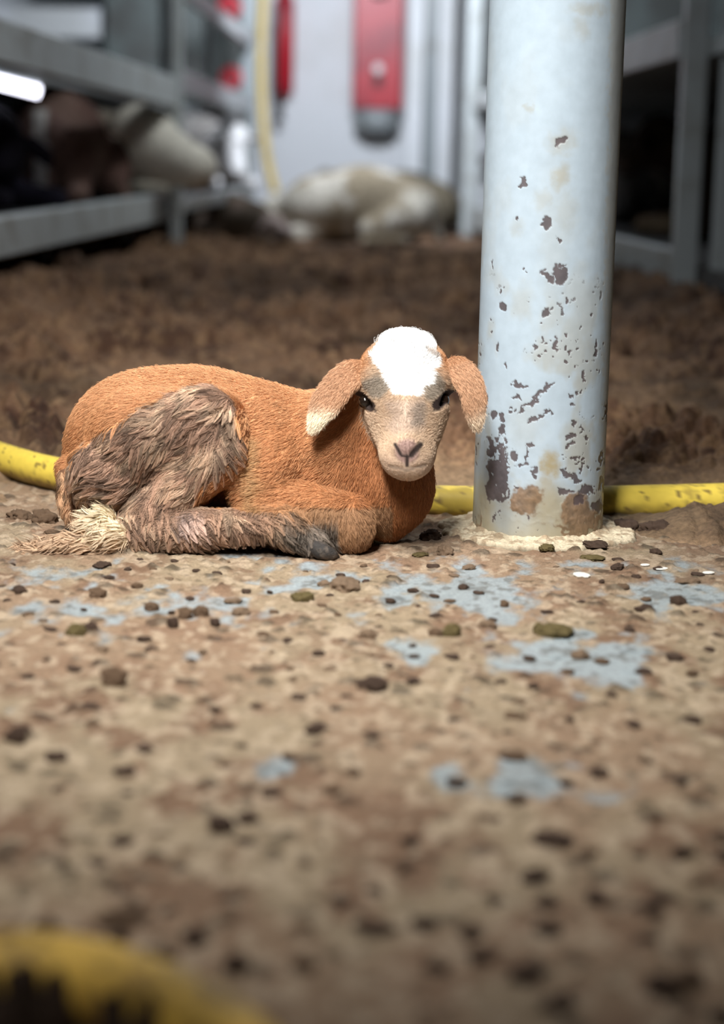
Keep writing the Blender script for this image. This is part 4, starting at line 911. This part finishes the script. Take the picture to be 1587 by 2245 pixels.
big = [(755, 1297, 76, 42, PL, 'large reddish lumpy clod on the deck right below the hoof'), (712, 1285, 38, 16, PL, 'small flat clod touching the reddish lump'),
       (38, 1302, 40, 24, DK, 'dark clod near the left edge, level with the pillar foot'), (212, 1312, 44, 32, MD, 'brown clod left of centre below the straw wad'),
       (300, 1288, 30, 14, MD, 'low clod just below the lamb hock'), (332, 1338, 36, 26, MD, 'grey brown clod left of the twin clods'), (405, 1356, 36, 34, MD, 'left one of the pointed twin clods'),
       (440, 1352, 40, 36, MD, 'right one of the pointed twin clods'), (378, 1376, 26, 34, DK, 'small dark clod below the twin clods'), (165, 1398, 50, 44, OL, 'olive clod at the left, wider of a pair'),
       (196, 1388, 42, 32, DK, 'dark clod leaning on the olive one'), (247, 1508, 66, 62, MD, 'tall brown clod in the left foreground'), (470, 1372, 24, 24, DK, 'small clod right of the twin clods'),
       (660, 1318, 54, 26, OL, 'straw-flecked clod left of the bare blue deck'), (955, 1394, 34, 22, MD, 'small clod left of the knobbly clod below the blue patch'), (992, 1396, 46, 42, OL, 'knobbly olive clod below the blue patch'),
       (1070, 1378, 44, 24, PL, 'reddish clod right of the knobbly olive clod'), (1215, 1396, 84, 40, OL, 'wide olive clod above the second blue patch'), (808, 1402, 46, 30, PL, 'pale clod above the large dark foreground clod'),
       (818, 1516, 84, 42, DK, 'large dark clod in mid foreground'), (1488, 1328, 40, 34, DK, 'dark clod on the blue deck at the right'), (1180, 1385, 24, 30, OL, 'small upright clod next to the wide olive clod'),
       (480, 1826, 70, 56, DK, 'largest blurred dark clod in the near foreground'), (540, 1806, 60, 30, DK, 'blurred clod right of the largest near one'), (30, 1630, 60, 50, DK, 'blurred dark clod at the left edge of the foreground'),
       (122, 1672, 50, 34, DK, 'blurred dark clod right of the left-edge clod'), (423, 2075, 66, 50, DK, 'blurred clod just beyond the near yellow hose'), (519, 2140, 70, 60, DK, 'blurred clod right of the near yellow hose'),
       (1455, 2190, 90, 60, DK, 'big blurred clod in the bottom right corner area'), (930, 2040, 60, 36, DK, 'blurred dark clod in the centre bottom'),
       (920, 1220, 38, 12, OL, 'flat olive clod between lamb knee and mortar ring'), (976, 1218, 42, 32, PL, 'pinkish clod touching the mortar ring left end'), (1438, 1216, 30, 20, DK, 'dark pellet right of the mortar ring'),
       (945, 1188, 56, 40, DK, 'dark shaded clod left of the pillar foot'), (950, 1246, 30, 13, DK, 'thin dark crumb below the pinkish clod'), (1300, 1228, 54, 14, OL, 'flat clod lying against the ring front')]
for (px, py, w_, h_, k, lab) in big: clod(px, py, w_, h_, k, lab)
clod(1200, 1207, 36, 20, OL, 'olive pellet resting on the mortar ring', .0035); clod(1305, 1201, 56, 20, DK, 'dark clod resting on the ring at the pillar foot', .0035)
small = [(855, 1322, 26, 14), (1275, 1325, 24, 12), (1106, 1330, 22, 20), (905, 1298, 30, 10), (855, 1268, 16, 10), (910, 1335, 26, 9), (985, 1320, 30, 7), (1050, 1302, 26, 7), (1160, 1448, 32, 12), (1245, 1477, 38, 12), (1322, 1454, 38, 11), (1480, 1448, 44, 16),
         (1412, 1478, 44, 14), (990, 1444, 34, 12), (1075, 1424, 34, 12), (905, 1418, 20, 9), (915, 1332, 18, 8), (830, 1352, 20, 8), (1200, 1345, 34, 8), (1320, 1278, 14, 12), (1380, 1385, 28, 12), (575, 1398, 34, 18), (418, 1454, 22, 12), (1000, 1722, 50, 18),
         (1135, 1760, 50, 22), (1245, 1722, 40, 14), (770, 1700, 40, 18), (635, 1668, 44, 16), (270, 1700, 50, 24), (124, 1900, 46, 24), (272, 1918, 46, 26), (388, 1912, 56, 20), (257, 1960, 50, 22), (519, 1970, 56, 22), (373, 2012, 50, 26), (257, 2068, 46, 28),
         (665, 2128, 60, 28), (267, 1853, 60, 22), (15, 1900, 46, 26), (670, 1905, 36, 30), (655, 1535, 34, 18), (740, 1560, 40, 14), (560, 1555, 36, 16), (470, 1560, 30, 14), (1100, 1500, 30, 14), (1340, 1530, 34, 16), (1140, 1545, 44, 16), (1520, 1480, 30, 14),
         (1425, 2010, 70, 30), (1200, 1990, 60, 24), (1050, 2110, 60, 30), (820, 1965, 50, 24), (1500, 1880, 60, 26), (900, 1850, 46, 20), (1290, 1880, 50, 24), (60, 1350, 30, 10), (120, 1322, 26, 9), (15, 1320, 26, 9), (108, 1386, 34, 12), (160, 1472, 40, 12),
         (60, 1490, 40, 16), (280, 1252, 20, 12), (475, 1262, 24, 12), (540, 1300, 22, 12), (600, 1345, 24, 10), (740, 1350, 18, 8), (1530, 1262, 34, 8), (705, 1330, 24, 8), (1355, 1230, 30, 8)]
for (px, py, w_, h_) in small: clod(px, py, w_, h_, random.choice([DK, DK, MD]))
used = [G(b[0], b[1]) for b in big + small]
g = random.Random(5); cnt = 0
row = 0; y = 1.0
while y < 2.2:
    step = .034 * (1 + .25 * g.random()); x = -.48 + (row % 2) * .02
    while x < .55:
        X0 = x + g.uniform(-.012, .012); Y0 = y + g.uniform(-.012, .012); x += step * 1.5
        if any(math.hypot(X0 - q_.x, Y0 - q_.y) < .022 for q_ in used) or abs(X0) > .05 + .21 * Y0 or g.random() < .38: continue
        k = g.choice([DK, DK, MD, PL] if Y0 > 1.6 else [DK, DK, MD]); o = bpy.data.objects.new('dung_clod', g.choice(k)); C.objects.link(o); s_ = g.uniform(.0028, .0075) * (1.0 if g.random() < .85 else 1.5) * (1.35 if Y0 < 1.6 else 1)
        o.location = (X0, Y0, s_ * .12); o.scale = (s_ * g.uniform(1, 1.5), s_, s_ * g.uniform(.5, .9)); o.rotation_euler = (0, 0, g.uniform(0, 3)); cnt += 1
        setp(o, 'small brown dung clod on the foreground deck', 'dung clod', 'small dung clods scattered on the deck')
    y += .052; row += 1
print('clods', cnt)
# mud caked on the near hose
mud = [(-.205, .957), (-.186, .960), (-.168, .955), (-.132, .940), (-.112, .932), (-.080, .915), (-.062, .90), (-.045, .88), (-.196, .94), (-.12, .92)]
for i, (x, y) in enumerate(mud):
    o = bpy.data.objects.new('mud_lump', DK[i % 6]); C.objects.link(o); o.location = (x, y, .008); o.scale = (.008 + .003 * (i % 3), .010, .056 - .004 * i if i < 7 else .034)
    setp(o, 'blurred dark mud lump caked on the near yellow hose', 'mud lump', 'mud lumps caked on the near hose')
# heap lumps over the right run of hose and left of the rump
for (px, py, w_, h_, lab) in [(1448, 1176, 92, 50, 'dark manure lump half burying the right run of hose'), (1375, 1165, 60, 36, 'lower manure lump next to the pillar right side'), (1540, 1172, 100, 46, 'wide manure lump at the right edge below the hose'),
                              (95, 1150, 66, 44, 'dark manure lump left of the lamb rump'), (40, 1140, 60, 30, 'low manure lump at the left edge below the hose'), (110, 1172, 40, 14, 'small flat crumb left of the straw wad')]:
    clod(px, py, w_, h_, MD if px < 1300 else DK, lab)
# paint flakes
M['flake'] = mat_plain('white_paint_flake', (.85, .84, .78), .5)
for (px, py, w_, lab) in [(1275, 1262, 36, 'largest white paint flake in front of the mortar ring'), (1450, 1248, 30, 'white paint flake right of the mortar ring, middle of a row'), (1414, 1240, 22, 'thin white paint flake, leftmost of the row'), (1553, 1257, 28, 'thin white paint flake at the right edge')]:
    p = G(px, py); sc = pxm(p.y, 0); m = MB(); m.lathe((0, 0, .002), [(.5, 0), (.5, .12), (.44, .16)], 9, None)
    o = m.build('paint_flake', M['flake']); o.location = (p.x, p.y, .0005); o.scale = (w_ * sc, w_ * sc * (1.4 if w_ > 33 else .7), .01 if False else .008); o.rotation_euler = (0, 0, .3)
    setp(o, lab, 'paint flake')
